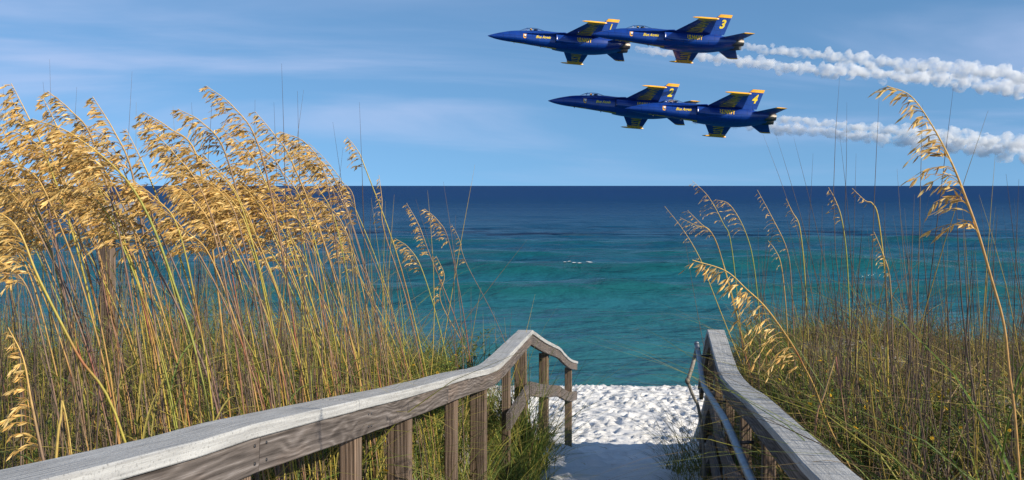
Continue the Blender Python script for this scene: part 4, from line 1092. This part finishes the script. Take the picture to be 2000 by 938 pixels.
gl, gm, gr = 'sea oats standing apart at left', 'sea oats in the dense golden mass', 'sea oats beside the right railing'
def left_oats():
    r = np.random.default_rng(42)
    # distinctive heads: tip, (mid), base, depth, label
    D = [([(22, 163), (55, 228), (88, 300)], 3.9, 'slim sea oat head with the highest tip at the far left edge', {}),
         ([(17, 184), (36, 222), (60, 266)], 4.1, 'short sea oat head just under the highest one at the far left edge', {'nb': 14}),
         ([(93, 178), (140, 218), (182, 276)], 4.0, 'tall feathery sea oat head rising third from the left edge', {}),
         ([(84, 192), (108, 240), (132, 300)], 4.3, 'narrow sea oat head close behind the third tall one from the left', {'nb': 16, 'dark': 0.1}),
         ([(181, 189), (222, 255), (258, 338)], 3.7, 'sea oat head with a clean straight stem on its right, above the biggest plume', {'nb': 24}),
         ([(63, 232), (150, 268), (262, 372)], 3.3, 'biggest golden plume at left, nodding low over the sea', {'nb': 42, 'blen': 0.18, 'count': 16}),
         ([(2, 242), (18, 285), (42, 328)], 4.2, 'dark sea oat head cut by the left picture edge against the sky', {'dark': 0.35, 'nb': 16}),
         ([(246, 252), (270, 300), (298, 362)], 4.6, 'thin dark sea oat head in the gap between the two golden masses', {'dark': 0.4, 'nb': 14, 'blen': 0.09}),
         ([(280, 219), (330, 250), (384, 304)], 3.9, 'sea oat head at the upper left corner of the second golden mass', {'nb': 28}),
         ([(347, 213), (395, 240), (441, 302)], 4.2, 'sea oat head bending flat left beside the tallest of all', {'nb': 26}),
         ([(403, 168), (455, 208), (505, 285)], 4.3, 'tallest sea oat of all, its brown tip high against the sky', {'dark': 0.3, 'nb': 24}),
         ([(498, 218), (535, 262), (571, 318)], 4.4, 'sea oat head with a curled thread tip right of the tallest one', {'nb': 22}),
         ([(550, 264), (610, 300), (660, 364)], 4.5, 'outermost sea oat on the right edge of the golden mass', {'nb': 26}),
         ([(677, 267), (697, 292), (714, 330)], 5.2, 'small lone sea oat head against the sky, right of the golden mass', {'nb': 12, 'blen': 0.10, 'leaves': 1}),
         ([(740, 342), (746, 390), (750, 450)], 5.8, 'thin upright sea oat head crossing the horizon', {'nb': 14, 'blen': 0.075, 'count': 5, 'leaves': 1}),
         ([(772, 466), (800, 486), (826, 532)], 6.4, 'low bushy sea oat head over the green water near the railing peak', {'nb': 20}),
         ([(794, 397), (818, 440), (841, 502)], 6.7, 'upright sea oat head second from the railing peak', {'nb': 20, 'blen': 0.115}),
         ([(829, 408), (856, 432), (877, 474)], 7.2, 'dark crowned sea oat head left of the last one before the railing', {'nb': 18, 'dark': 0.2}),
         ([(882, 438), (898, 470), (911, 515)], 7.8, 'last slim dark sea oat head before open water, nearest the railing peak', {'nb': 12, 'dark': 0.35, 'blen': 0.09}),
         ([(852, 500), (868, 540), (861, 590)], 7.0, 'drooping ragged sea oat head below the four by the water', {'nb': 16, 'blen': 0.1}),
         ([(16, 640), (45, 700), (62, 790), (86, 905)], 2.7, 'hanging sea oat head low at the left edge above the railing cap', {'nb': 22, 'blen': 0.10, 'split': True, 'spk': 0.026}),
         ([(-40, 398), (30, 440), (76, 545)], 2.9, 'yellow stemmed sea oat whose head leaves the picture at the left edge', {'nb': 30, 'blen': 0.16, 'count': 12, 'split': True}),
         ([(192, 366), (240, 420), (288, 493)], 3.4, 'lower plume hanging in front of the pale sign panel', {'nb': 26, 'blen': 0.14})]
    for k, (h, Y, lab, kw) in enumerate(D):
        st = auto_stem(h[-1], r, None)
        if k == 20: st = [(100, 950), (110, 1000)]
        if k == 21: st = [(150, 690), (245, 866)]
        sea_oat(h, st, max(Y, 2500 / (1250 - st[-1][0]) + 0.15), lab, gl if k in (13, 14, 15, 16, 17, 18, 19, 20) else gm, seed=k, **kw)
    # the crowd behind and between them
    crowd = [((127, 318), (284, 404)), ((75, 320), (222, 402)), ((28, 249), (112, 332)), ((0, 300), (96, 392)), ((-20, 352), (78, 452)), ((-34, 400), (80, 498)), ((-60, 430), (50, 520)), ((-50, 480), (52, 560)),
             ((260, 366), (300, 428)), ((276, 238), (398, 382)), ((310, 300), (420, 430)), ((330, 360), (440, 480)), ((360, 280), (470, 400)), ((300, 270), (410, 350)), ((390, 300), (490, 440)), ((430, 255), (520, 360)),
             ((480, 290), (600, 420)), ((500, 330), (600, 470)), ((560, 330), (650, 470)), ((590, 300), (684, 430)), ((600, 380), (694, 500)), ((440, 330), (540, 470)), ((420, 400), (520, 520)), ((640, 400), (698, 530)),
             ((350, 330), (460, 420)), ((460, 250), (555, 345)), ((520, 380), (612, 480)), ((370, 400), (455, 500)), ((540, 440), (610, 540)), ((480, 430), (560, 530)), ((650, 350), (702, 440)), ((140, 262), (232, 330)), ((110, 270), (205, 350)), ((190, 330), (270, 390)),
             ((30, 280), (130, 370)), ((-10, 330), (70, 400)), ((120, 360), (210, 420)), ((560, 290), (640, 350)), ((440, 390), (530, 440)), ((330, 430), (410, 500))]
    for k in range(46):
        bx = r.uniform(40, 705); top = 300 + 60 * math.sin(bx / 60.0)
        by = r.uniform(top + 75, 520)
        dx, dy = r.uniform(60, 120), r.uniform(80, 135)
        if 215 < bx - dx < 300 and by - dy < 330: by += 70
        if by < 560: crowd.append(((bx - dx, by - dy), (bx, by)))
    for k, (a, c) in enumerate(crowd):
        a = (a[0] + r.uniform(-8, 8), a[1] + r.uniform(-8, 8))
        if 225 < (a[0] + c[0]) / 2 < 305 and a[1] < 345: continue
        mid = ((a[0] + c[0]) / 2 + r.uniform(0, 14), (a[1] + c[1]) / 2 - r.uniform(6, 22))
        st = auto_stem(c, r)
        Y = max(r.uniform(3.3, 4.8), 2500 / (1250 - st[-1][0]) + 0.15)
        far_left = c[0] < 150
        sea_oat([a, mid, c], st, Y, 'golden sea oat head packed into the clump at the left picture edge' if far_left else 'golden sea oat head packed inside the wide mass left of the sky gap' if c[0] < 310 else 'golden sea oat head packed inside the wide mass in front of the horizon',
                'sea oats packed at the picture edge' if far_left else 'sea oats packed left of the sky gap' if c[0] < 310 else gm, seed=100 + k, nb=int(r.integers(22, 33)), blen=r.uniform(0.11, 0.15), count=14, dark=float(r.uniform(0, 0.25)), leaves=3, rad=0.0025)
left_oats()

def right_oats():
    big = sea_oat([(1732, 168), (1779, 188), (1822, 248), (1860, 321), (1890, 397), (1912, 460)], [(1937, 547), (1960, 631), (1971, 724), (1990, 911)], 2.25,
            'large near sea oat nodding across the lower smoke trail at right', gr, nb=34, blen=0.115, spk=0.024, count=9, split=True, leaves=1, seed=300, stemc=(0.45, 0.26, 0.085), rad=0.0026)
    sea_oat([(1352, 508), (1417, 529), (1458, 565), (1491, 596), (1521, 635), (1551, 680), (1570, 716)], [(1592, 760), (1625, 845)], (3.3, 4.6),
            'near golden sea oat drooping over the cap of the right railing', gr, nb=34, blen=0.16, spk=0.034, count=9, split=True, leaves=1, seed=301, stemc=(0.48, 0.30, 0.09), rad=0.0034)
    L = [([(1352, 353), (1384, 385), (1412, 436)], [(1429, 484), (1452, 700)], 8.4, 'sea oat head whose tip touches the horizon, above the end of the pipe handrail', dict(nb=14, blen=0.14, count=6)),
         ([(1397, 390), (1426, 401), (1456, 454)], [(1474, 529), (1490, 700)], 8.0, 'hooked sea oat head right of the one touching the horizon', dict(nb=18, blen=0.16, count=6)),
         ([(1343, 411), (1368, 436), (1394, 462)], [(1416, 529), (1455, 690)], 8.6, 'dark sea oat head left of the hooked one', dict(nb=12, blen=0.14, dark=0.35, count=6)),
         ([(1328, 425), (1358, 440), (1389, 454)], [(1420, 540), (1460, 700)], 8.8, 'short sea oat head lowest in the cluster over the pipe handrail', dict(nb=9, blen=0.10, count=5)),
         ([(1298, 403), (1335, 450), (1368, 507)], [(1392, 570), (1440, 690)], 9.2, 'thin leaning sea oat head farthest out over the water', dict(nb=9, blen=0.06, count=3)),
         ([(1479, 371), (1508, 425), (1537, 488)], [(1546, 560), (1552, 700)], 7.2, 'slim upright sea oat head in the middle of the right dune', dict(nb=16, blen=0.085, count=4)),
         ([(1535, 388), (1548, 415), (1562, 445)], [(1572, 540), (1580, 700)], 7.0, 'sparse small sea oat head right of the slim upright one', dict(nb=7, blen=0.06, count=3)),
         ([(1618, 366), (1632, 392), (1645, 434)], [(1655, 520), (1662, 700)], 6.4, 'short sea oat head just below the horizon, half way along the right dune', dict(nb=12, blen=0.07, count=4)),
         ([(1707, 453), (1722, 490), (1737, 538)], [(1742, 620), (1745, 740)], 5.4, 'thin pale sea oat head low against the water left of the large near one', dict(nb=13, blen=0.055, count=4)),
         ([(1500, 470), (1515, 490), (1526, 520)], [(1535, 600), (1540, 700)], 7.6, 'nearly bare sea oat head with a few husks below the slim upright one', dict(nb=5, blen=0.07, count=3)),
         ([(1664, 368), (1690, 392), (1704, 398)], [(1716, 430), (1730, 560), (1734, 720)], 5.8, 'thread thin sea oat tip bending left at the horizon', dict(nb=6, blen=0.03, count=2))]
    for k, (h, s, Y, lab, kw) in enumerate(L):
        sea_oat(h, s, Y, lab, gr, seed=320 + k, leaves=2, **kw)
right_oats()

# ------------------------------------------------------------------ bare stalks: one object each
STC = [np.array(x) for x in ((0.155, 0.105, 0.075), (0.20, 0.14, 0.095), (0.12, 0.080, 0.062), (0.25, 0.17, 0.09), (0.42, 0.30, 0.06), (0.34, 0.27, 0.05), (0.26, 0.115, 0.06), (0.10, 0.07, 0.06))]
def stalk_curves(tops, Ys, leans, r, bow=0.03):
    """curves from the ground to the pixel tops"""
    N = len(tops); K = 8; out = np.zeros((N, K, 3))
    for i in range(N):
        T = at(tops[i][0], tops[i][1], Ys[i])
        fx = T[0] + leans[i]; B = np.array([fx, Ys[i] + r.normal(0, 0.05), 0]); B[2] = float(ground_z(B[0], B[1])) - 0.03
        s = np.linspace(0, 1, K)[:, None]
        c = B * (1 - s) + T * s
        h = T[2] - B[2]
        c[:, 0] += np.sin(np.pi * s[:, 0]) * r.normal(0.0, bow) * h - (s[:, 0] ** 3) * 0 ; c[:, 1] += np.sin(np.pi * s[:, 0]) * r.normal(0, bow) * h
        out[i] = c
    return out
def stalk_mesh(name, cur, r, rad, dark=False):
    N, K, _ = cur.shape
    base = np.array([STC[i] for i in r.choice(len(STC), N, p=[.20, .18, .14, .14, .11, .08, .08, .07])]) * r.uniform(0.8, 1.25, (N, 1))
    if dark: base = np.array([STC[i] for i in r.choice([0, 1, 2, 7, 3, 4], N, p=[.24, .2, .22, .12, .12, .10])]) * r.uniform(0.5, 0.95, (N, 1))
    f = np.linspace(0, 1, K)[None, :, None]
    C = base[:, None, :] * (1 - 0.25 * f)
    R = rad[:, None] * np.array([1, .96, .9, .82, .72, .6, .42, .15])[None]
    v, q, c = tubes(cur, R, C, 5)
    b = Bag(); b.add(v, q, c=c); return b.mesh(name, True)
def stalks():
    r = np.random.default_rng(9)
    tops, Ys, lab, grp, rad = [], [], [], [], []
    def add(px, py, Y, l, g, rd=None):
        tops.append((px, py)); Ys.append(Y); lab.append(l); grp.append(g); rad.append(r.uniform(0.0019, 0.0033) if rd is None else rd * 1.4)
    ll, lg = 'thin bare stalk rising above the golden heads into the sky at left', 'bare stalks against the sky at left'
    for (px, py) in ((97, 116), (84, 160), (258, 140), (266, 200), (150, 170), (5, 165), (338, 208), (374, 200), (415, 188), (498, 195), (535, 200), (550, 124), (581, 178), (593, 176), (650, 238), (670, 288), (702, 200)):
        add(px, py, r.uniform(4.0, 5.4), ll, lg, 0.0019)
    l2, g2 = 'thin bare stalk standing among the sea oats behind the left railing', 'bare stalks in the left dune'
    for k in range(165):
        px = r.uniform(-30, 760); Y = r.uniform(3.0, 6.5)
        Y = max(Y, 2600 / (1250 - px) + 0.1)
        add(px, r.uniform(370, 640), Y, l2, g2)
    l4, g4 = 'bare stalk on the dune slope between the last sea oats and the railing peak', 'bare stalks near the railing peak'
    for (px, py) in ((707, 360), (728, 372), (770, 380), (812, 390), (835, 372), (866, 355), (928, 320), (890, 420), (940, 560), (1000, 598), (965, 610), (985, 620), (1030, 468), (1045, 575), (955, 640), (920, 560)):
        add(px, py, max(6.0, 2600 / (1250 - min(px, 960)) + 0.1), l4, g4, 0.0024)
    l3, g3 = 'thin dark bare stalk standing on the right dune', 'bare stalks on the right dune'
    for (px, py, Y) in ((1490, 262, 7.0), (1515, 262, 7.0), (1550, 268, 6.6), (1588, 300, 6.4), (1640, 148, 5.6), (1654, 200, 6), (1640, 262, 6), (1672, 300, 6), (1718, 172, 5), (1752, 330, 5.2), (1802, 205, 4.6), (1862, 172, 4.4), (1930, 216, 4.2), (1944, 300, 4.4), (1965, 340, 4.2), (1990, 350, 4), (1912, 380, 4.6), (1330, 420, 9.0)):
        add(px, py, Y, l3, g3, 0.0021)
    for k in range(84):
        px = r.uniform(1470, 2050); Y = max(r.uniform(4.0, 9.0), 1900 / (px - 1250) + 0.3)
        add(px, r.uniform(375, 620), Y, l3, g3)
    for (px, py, Y) in ((1512, 430, 6.6), (1560, 455, 6.2), (1606, 402, 6), (1622, 470, 5.8), (1650, 440, 5.5), (1686, 420, 5.2), (1705, 480, 5.0), (1728, 395, 5.0), (1760, 430, 4.8), (1776, 470, 4.6), (1786, 380, 4.8), (1796, 420, 4.6), (1838, 450, 4.4), (1880, 430, 4.3), (1905, 470, 4.2), (1948, 420, 4.0), (1970, 470, 4.0), (1688, 535, 3.7), (1868, 395, 3.6)):
        add(px, py, Y, l3, g3, 0.0030)
    leans = []
    for (px, py), l in zip(tops, lab):
        w = r.normal(0.05, 0.10) if px < 1100 else r.normal(-0.02, 0.16)
        leans.append(w)
    # some leaning ones seen in the photograph
    for i, (px, py) in enumerate(tops):
        if (px, py) == (1030, 468): leans[i] = -1.05
        if (px, py) == (1045, 575): leans[i] = -0.42
        if (px, py) == (928, 320): leans[i] = -0.30
        if (px, py) == (1930, 216): leans[i] = -0.45
        if (px, py) == (1862, 172): leans[i] = -0.18
        if (px, py) in ((1490, 262), (1515, 262), (1550, 268), (1330, 420)): leans[i] = 0.42
        if (px, py) == (1640, 148): leans[i] = 0.22
    cur = stalk_curves(tops, Ys, leans, r)
    rad = np.array(rad)
    for i in range(len(tops)):
        B = cur[i, 0].copy()
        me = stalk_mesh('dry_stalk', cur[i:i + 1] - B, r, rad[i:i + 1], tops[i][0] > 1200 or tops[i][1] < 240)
        o = link('dry_stalk', me, M['stalk']); o.location = tuple(B)
        tag(o, lab[i], 'stalk', grp[i])
    # the rest of the thicket, too many to count
    for nm, lb, n, x0, x1, yl, yh, side in (('stalk_thicket', 'thicket of thin brown and yellow stems behind the left railing', 650, -80, 800, 440, 740, -1), ('stalk_thicket', 'thicket of thin dark stems on the right dune', 260, 1450, 2120, 470, 720, 1)):
        T, Yv = [], []
        for k in range(n):
            px = r.uniform(x0, x1)
            Y = r.uniform(3.2, 9.0); lim = 2600 / (1250 - px) + 0.1 if side < 0 else 1900 / (px - 1250) + 0.2
            T.append((px, r.uniform(yl, yh))); Yv.append(max(Y, lim))
        c = stalk_curves(T, Yv, r.normal(0.05 if side < 0 else 0.0, 0.14, n), r, 0.05)
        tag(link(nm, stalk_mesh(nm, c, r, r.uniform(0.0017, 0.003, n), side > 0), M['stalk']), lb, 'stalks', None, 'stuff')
stalks()
def folded_reed(pts, Y, label, rad, c0, c1):
    P3 = [at(p[0], p[1], Y) for p in pts]
    O = empty('folded_reed', tuple(P3[0])); tag(O, label, 'reed', 'folded reeds')
    k = int(np.argmin([p[1] for p in pts]))
    for nm, seg in (('standing_stem', P3[:k + 1]), ('hanging_end', P3[k:])):
        c = catmull(seg, 5); n = len(c); f = np.linspace(0, 1, n)[None, :, None]
        R = np.linspace(1.0, 0.75, n)[None] * rad if nm == 'standing_stem' else np.linspace(0.75, 0.35, n)[None] * rad
        v, q, cc = tubes(c[None], R, np.array(c0) * (1 - f) + np.array(c1) * f, 6)
        b = Bag(); b.add(v, q, c=cc); o = b.build(nm, M['stalk'], O, True); o.matrix_parent_inverse = Matrix.Translation(-Vector(O.location))
folded_reed([(1585, 1150), (1592, 845), (1610, 770), (1632, 697), (1642, 760), (1652, 830), (1658, 885)], 4.6, 'reddish reed folded sharply over behind the right railing cap', 0.0048, (0.30, 0.11, 0.09), (0.36, 0.27, 0.12))
folded_reed([(95, 1100), (112, 860), (118, 820), (121, 783), (130, 820), (142, 900)], 2.9, 'short yellow reed folded like a tent above the left railing cap', 0.0045, (0.45, 0.32, 0.08), (0.50, 0.36, 0.12))

# ------------------------------------------------------------------ grass
def blades(x, y, h, lean, az, r, w, cols, curl, K=7):
    N = len(x); z = ground_z(x, y) - 0.02
    s = np.linspace(0, 1, K)[None, :, None]
    d = np.stack([np.cos(az), np.sin(az), np.zeros(N)], -1)[:, None, :]
    B = np.stack([x, y, z], -1)[:, None, :]
    H = h[:, None, None]
    Pc = B + H * (d * (lean[:, None, None] * (0.3 * s + 0.7 * s * s)) + np.array([0, 0, 1.0]) * (s - curl[:, None, None] * s ** 2.4))
    Pc = Pc + (r.normal(0, 0.02, (N, 1, 3)) * H) * np.sin(np.pi * s)
    W = w[:, None] * np.clip(1.0 - np.linspace(0, 1, K) ** 1.6, 0.03, 1)[None]
    tip = np.array([0.30, 0.23, 0.08])
    C = cols[:, None, :] * (1 - 0.6 * s ** 3) + tip * 0.6 * s ** 3
    return ribbons(Pc, W, C, az + 1.57 + r.normal(0, 0.5, N))
GREEN = np.array([(0.065, 0.125, 0.020), (0.110, 0.180, 0.026), (0.190, 0.235, 0.034), (0.32, 0.30, 0.048), (0.44, 0.34, 0.08), (0.26, 0.175, 0.075), (0.14, 0.09, 0.047)])
def grass_patch(name, label, N, xr, yr, hr, keep, probs, seed, w=(0.0024, 0.0058), lean=(0.15, 0.9), curl=(0.0, 0.45), clump=0.5):
    r = np.random.default_rng(seed)
    nc = max(8, N // 14)
    cx, cy = r.uniform(xr[0], xr[1], nc), r.uniform(yr[0], yr[1], nc)
    k = r.integers(0, nc, N)
    x = cx[k] + r.normal(0, 0.07, N); y = cy[k] + r.normal(0, 0.07, N)
    loose = r.uniform(0, 1, N) > clump
    x = np.where(loose, r.uniform(xr[0], xr[1], N), x); y = np.where(loose, r.uniform(yr[0], yr[1], N), y)
    u = x - AX * y
    ok = keep(x, y, u, r.uniform(0, 1, N))
    x, y = x[ok], y[ok]; n = len(x)
    h = r.uniform(hr[0], hr[1], n) * (0.25 + 1.5 * vnoise(x * 1.1, y * 1.1, seed) ** 1.6)
    pick = r.choice(len(GREEN), n, p=probs)
    cols = GREEN[pick] * r.uniform(0.75, 1.25, (n, 1))
    az = np.where(r.uniform(0, 1, n) < 0.45, math.pi + r.normal(0, 0.8, n), r.uniform(0, 6.28, n))
    v, q, c = blades(x, y, h, r.uniform(lean[0], lean[1], n), az, r, r.uniform(w[0], w[1], n), cols, r.uniform(curl[0], curl[1], n))
    b = Bag(); b.add(v, q, c=c)
    tag(b.build(name, M['blade']), label, 'grass', None, 'stuff')
GP = [.14, .20, .22, .18, .12, .09, .05]; GB = [.05, .05, .06, .08, .16, .30, .30]
grass_patch('dune_grass', 'dense green and yellow grass covering the dune behind the left railing', 15000, (-7, 0.6), (2.6, 11.5), (0.28, 0.85), lambda x, y, u, t: (u < -1.16) & (x > -0.62 * y - 0.6) & (t < 0.35 + 0.9 * vnoise(x * 0.9, y * 0.9, 31)), GP, 1)
grass_patch('arching_grass', 'long arching green and yellow blades tangled among the left stems', 9500, (-6, 0.6), (2.8, 9.5), (0.55, 1.15), lambda x, y, u, t: (u < -1.16) & (x > -0.62 * y - 0.6), [.07, .13, .19, .22, .18, .13, .08], 12, w=(0.0030, 0.0056), lean=(0.3, 1.2), curl=(0.15, 0.75), clump=0.3)
grass_patch('arching_grass', 'long arching brown and green blades tangled on the right dune', 7500, (0.9, 8.0), (3.2, 11.0), (0.45, 1.15), lambda x, y, u, t: (u > 0.80) & (x < 0.60 * y + 0.8) & (t < 0.15 + 1.1 * vnoise(x * 1.1, y * 1.1, 59)), [.12, .11, .07, .08, .16, .24, .22], 13, w=(0.0030, 0.0062), lean=(0.4, 1.6), curl=(0.2, 0.85), clump=0.75)
grass_patch('dune_grass', 'low straw and green undergrowth at the foot of the left dune stems', 9000, (-6, 0.6), (2.8, 11.5), (0.12, 0.40), lambda x, y, u, t: (u < -1.14) & (x > -0.62 * y - 0.6) & (t < 0.35 + 0.8 * vnoise(x * 1.3, y * 1.3, 37)), [.12, .16, .18, .16, .14, .14, .10], 2, lean=(0.4, 1.5))
grass_patch('rail_grass', 'loose green grass leaning through the left railing onto the walk', 9000, (-1.4, 0.4), (3.0, 9.6), (0.25, 0.66), lambda x, y, u, t: (u < -0.98 + 0.1 * (y > 6)) & (u > -1.8) & (t < 0.95), [.26, .28, .20, .12, .08, .04, .02], 3, lean=(0.5, 1.2), curl=(0.2, 0.6))
grass_patch('dune_grass', 'brown tangled grass and green tufts covering the right dune', 21000, (0.9, 8.5), (3.0, 13.5), (0.14, 0.46), lambda x, y, u, t: (u > 0.80) & (x < 0.60 * y + 0.8) & (t < 0.3 + 0.9 * vnoise(x * 0.9, y * 0.9, 51)), GB, 4, lean=(0.2, 1.3))
grass_patch('dune_grass', 'fresh green grass standing behind the right railing', 2600, (0.9, 3.2), (5.0, 10.5), (0.45, 0.95), lambda x, y, u, t: (u > 0.76) & (u < 1.35), [.30, .28, .20, .12, .06, .02, .02], 5, lean=(0.1, 0.7))
grass_patch('straw_litter', 'dead brown straw matted over the sand of the right dune', 20000, (0.9, 8.0), (3.2, 11.5), (0.10, 0.34), lambda x, y, u, t: (u > 0.85) & (x < 0.60 * y + 0.8) & (t < 0.2 + 1.1 * vnoise(x * 0.8, y * 0.8, 57)), [.02, .03, .05, .10, .22, .32, .26], 6, lean=(0.9, 2.4), curl=(0.4, 0.9))
grass_patch('bank_grass', 'short dense grass and straw on the bank below the left railing', 9000, (-1.6, 0.9), (3.5, 11.2), (0.12, 0.36), lambda x, y, u, t: (u < -0.88) & (u > -1.9) & (t < 0.5 + 0.7 * vnoise(x * 1.7, y * 1.7, 71)), [.16, .18, .16, .14, .12, .14, .10], 9, lean=(0.5, 1.6), curl=(0.2, 0.7))
grass_patch('walk_grass', 'dark wiry grass spilling onto the shaded walk below the right railing', 2600, (1.0, 2.2), (7.4, 10.6), (0.30, 0.95), lambda x, y, u, t: (u > 0.22) & (u < 0.72) & (t < 0.25 + 2.2 * (u - 0.22)), [.24, .20, .12, .10, .10, .12, .12], 7, w=(0.002, 0.0036), lean=(0.4, 1.3), curl=(0.1, 0.6))
grass_patch('straw_litter', 'few dry straws lying on the shaded sand of the walk', 260, (0.2, 2.4), (8.8, 15.6), (0.05, 0.16), lambda x, y, u, t: (u > -0.95) & (u < 0.5), [.0, .0, .05, .10, .25, .30, .30], 15, w=(0.0025, 0.005), lean=(1.5, 3.0), curl=(0.75, 0.95))
grass_patch('rail_grass', 'tall green grass leaning in over the lower board of the left railing', 4200, (-0.6, 0.4), (4.4, 9.4), (0.55, 1.2), lambda x, y, u, t: (u < -0.84) & (u > -1.08), [.26, .28, .20, .12, .08, .04, .02], 14, w=(0.0024, 0.0046), lean=(0.3, 1.1), curl=(0.1, 0.6), clump=0.7)
grass_patch('walk_grass', 'wiry dark grass at the foot of the last left posts', 1500, (-0.2, 0.8), (8.0, 12.6), (0.2, 0.55), lambda x, y, u, t: (u > -1.3) & (u < -0.72) & (t < 0.3 + 1.6 * (-0.72 - u)), [.22, .20, .14, .12, .10, .12, .10], 8, w=(0.002, 0.0036), lean=(0.6, 1.5), curl=(0.2, 0.7))

# ------------------------------------------------------------------ low yellow-flowered plants
def flower_mesh():
    b = Bag(); n = 9
    for i in range(n):
        a = i / n * 6.283; c, s = math.cos(a), math.sin(a)
        w = 0.0032
        b.add([(0, 0, 0), (0.006 * c - w * s, 0.006 * s + w * c, .002), (0.0125 * c, 0.0125 * s, .001), (0.006 * c + w * s, 0.006 * s - w * c, .002)], [(0, 3, 2, 1)], c=(0.80, 0.50, 0.01))
    an = np.arange(7) / 7 * 6.283
    b.add(np.vstack([np.stack([np.cos(an) * .0042, np.sin(an) * .0042, np.full(7, .001)], -1), [[0, 0, .0045]]]), t=[(i, (i + 1) % 7, 7) for i in range(7)], c=(0.60, 0.28, 0.01))
    return b.mesh('flower')
FLOWER = flower_mesh()
def flower_plant(x, y, size, nf, label, group, seed):
    r = np.random.default_rng(5000 + seed)
    z = float(ground_z(x, y)) - 0.01
    O = empty('flowering_plant', (x, y, z)); tag(O, label, 'plant', group)
    ns = 13; K = 6; P_ = np.zeros((ns, K, 3)); lb = Bag(); tips = []
    for i in range(ns):
        a = r.uniform(0, 6.28); L = size * r.uniform(0.6, 1.1); sp = r.uniform(0.2, 0.75)
        s = np.linspace(0, 1, K)[:, None]
        P_[i] = L * (np.array([math.cos(a), math.sin(a), 0]) * sp * s ** 1.3 + np.array([0, 0, 1]) * (s - 0.12 * s * s))
        tips.append(P_[i, -1])
        m = 38; t = r.uniform(0.15, 1, m)
        pos = np.stack([np.interp(t, s[:, 0], P_[i, :, j]) for j in range(3)], -1)
        d = r.normal(0, 1, (m, 3)) * np.array([1, 1, 0.5]) + np.array([0, 0, 0.35])
        g = np.array([0.10, 0.16, 0.025]) * r.uniform(0.6, 1.5, (m, 1)) + np.array([0.05, 0.02, 0]) * r.uniform(0, 1, (m, 1))
        spikelets(lb, pos, d, r.uniform(0.018, 0.04, m), r.uniform(0, 6.28, m), g)
    v, q, c = tubes(P_, np.tile(np.linspace(0.0022, 0.001, K), (ns, 1)), np.full((ns, K, 3), 1) * np.array([0.13, 0.11, 0.03]), 4)
    sb = Bag(); sb.add(v, q, c=c); sb.build('stems', M['stalk'], O)['kind'] = 'stuff'; lb.build('foliage', M['blade'], O)['kind'] = 'stuff'
    for k in range(nf):
        p = tips[k % ns] + r.normal(0, 0.018, 3) * (k >= ns)
        f = link('flower', FLOWER, M['blade'], O); f.location = tuple(p + np.array([0, 0, 0.006])); s_ = r.uniform(0.8, 1.25); f.scale = (s_, s_, s_); f.rotation_euler = (r.normal(0.5, 0.35), r.normal(0.1, 0.4), r.uniform(0, 6))
    return O
def flowers():
    r = np.random.default_rng(6)
    lA = 'low leafy plant with small yellow flowers behind the left railing'
    for k, (px, Y) in enumerate(((655, 4.6), (640, 5.3), (560, 5.0), (500, 5.6), (700, 6.4), (780, 6.6), (830, 7.2), (860, 7.6), (740, 5.6), (460, 4.6), (905, 8.6), (600, 6.2))):
        X = (px - 1000) / FPX * Y
        if X - AX * Y > -1.2: X = AX * Y - 1.22
        flower_plant(X, Y, r.uniform(0.35, 0.6), int(r.integers(5, 11)), lA, 'yellow flowered plants behind the left railing', k)
    lB = 'low leafy plant with small yellow flowers on the sand of the right dune'
    for k, (px, Y) in enumerate(((1650, 5.6), (1700, 5.0), (1745, 4.7), (1790, 5.3), (1830, 4.8), (1870, 5.2), (1910, 4.8), (1690, 6.2), (1760, 6.1), (1820, 6.0), (1640, 6.6), (1940, 5.6), (1985, 5.0), (1600, 6.2))):
        X = (px - 1000) / FPX * Y
        flower_plant(X, Y, r.uniform(0.32, 0.6), int(r.integers(4, 9)), lB, 'yellow flowered plants on the right dune', 50 + k)
    flower_plant(AX * 8.6 - 1.02, 8.6, 0.5, 8, 'low leafy plant with small yellow flowers growing through the left railing at its peak', None, 99)
flowers()
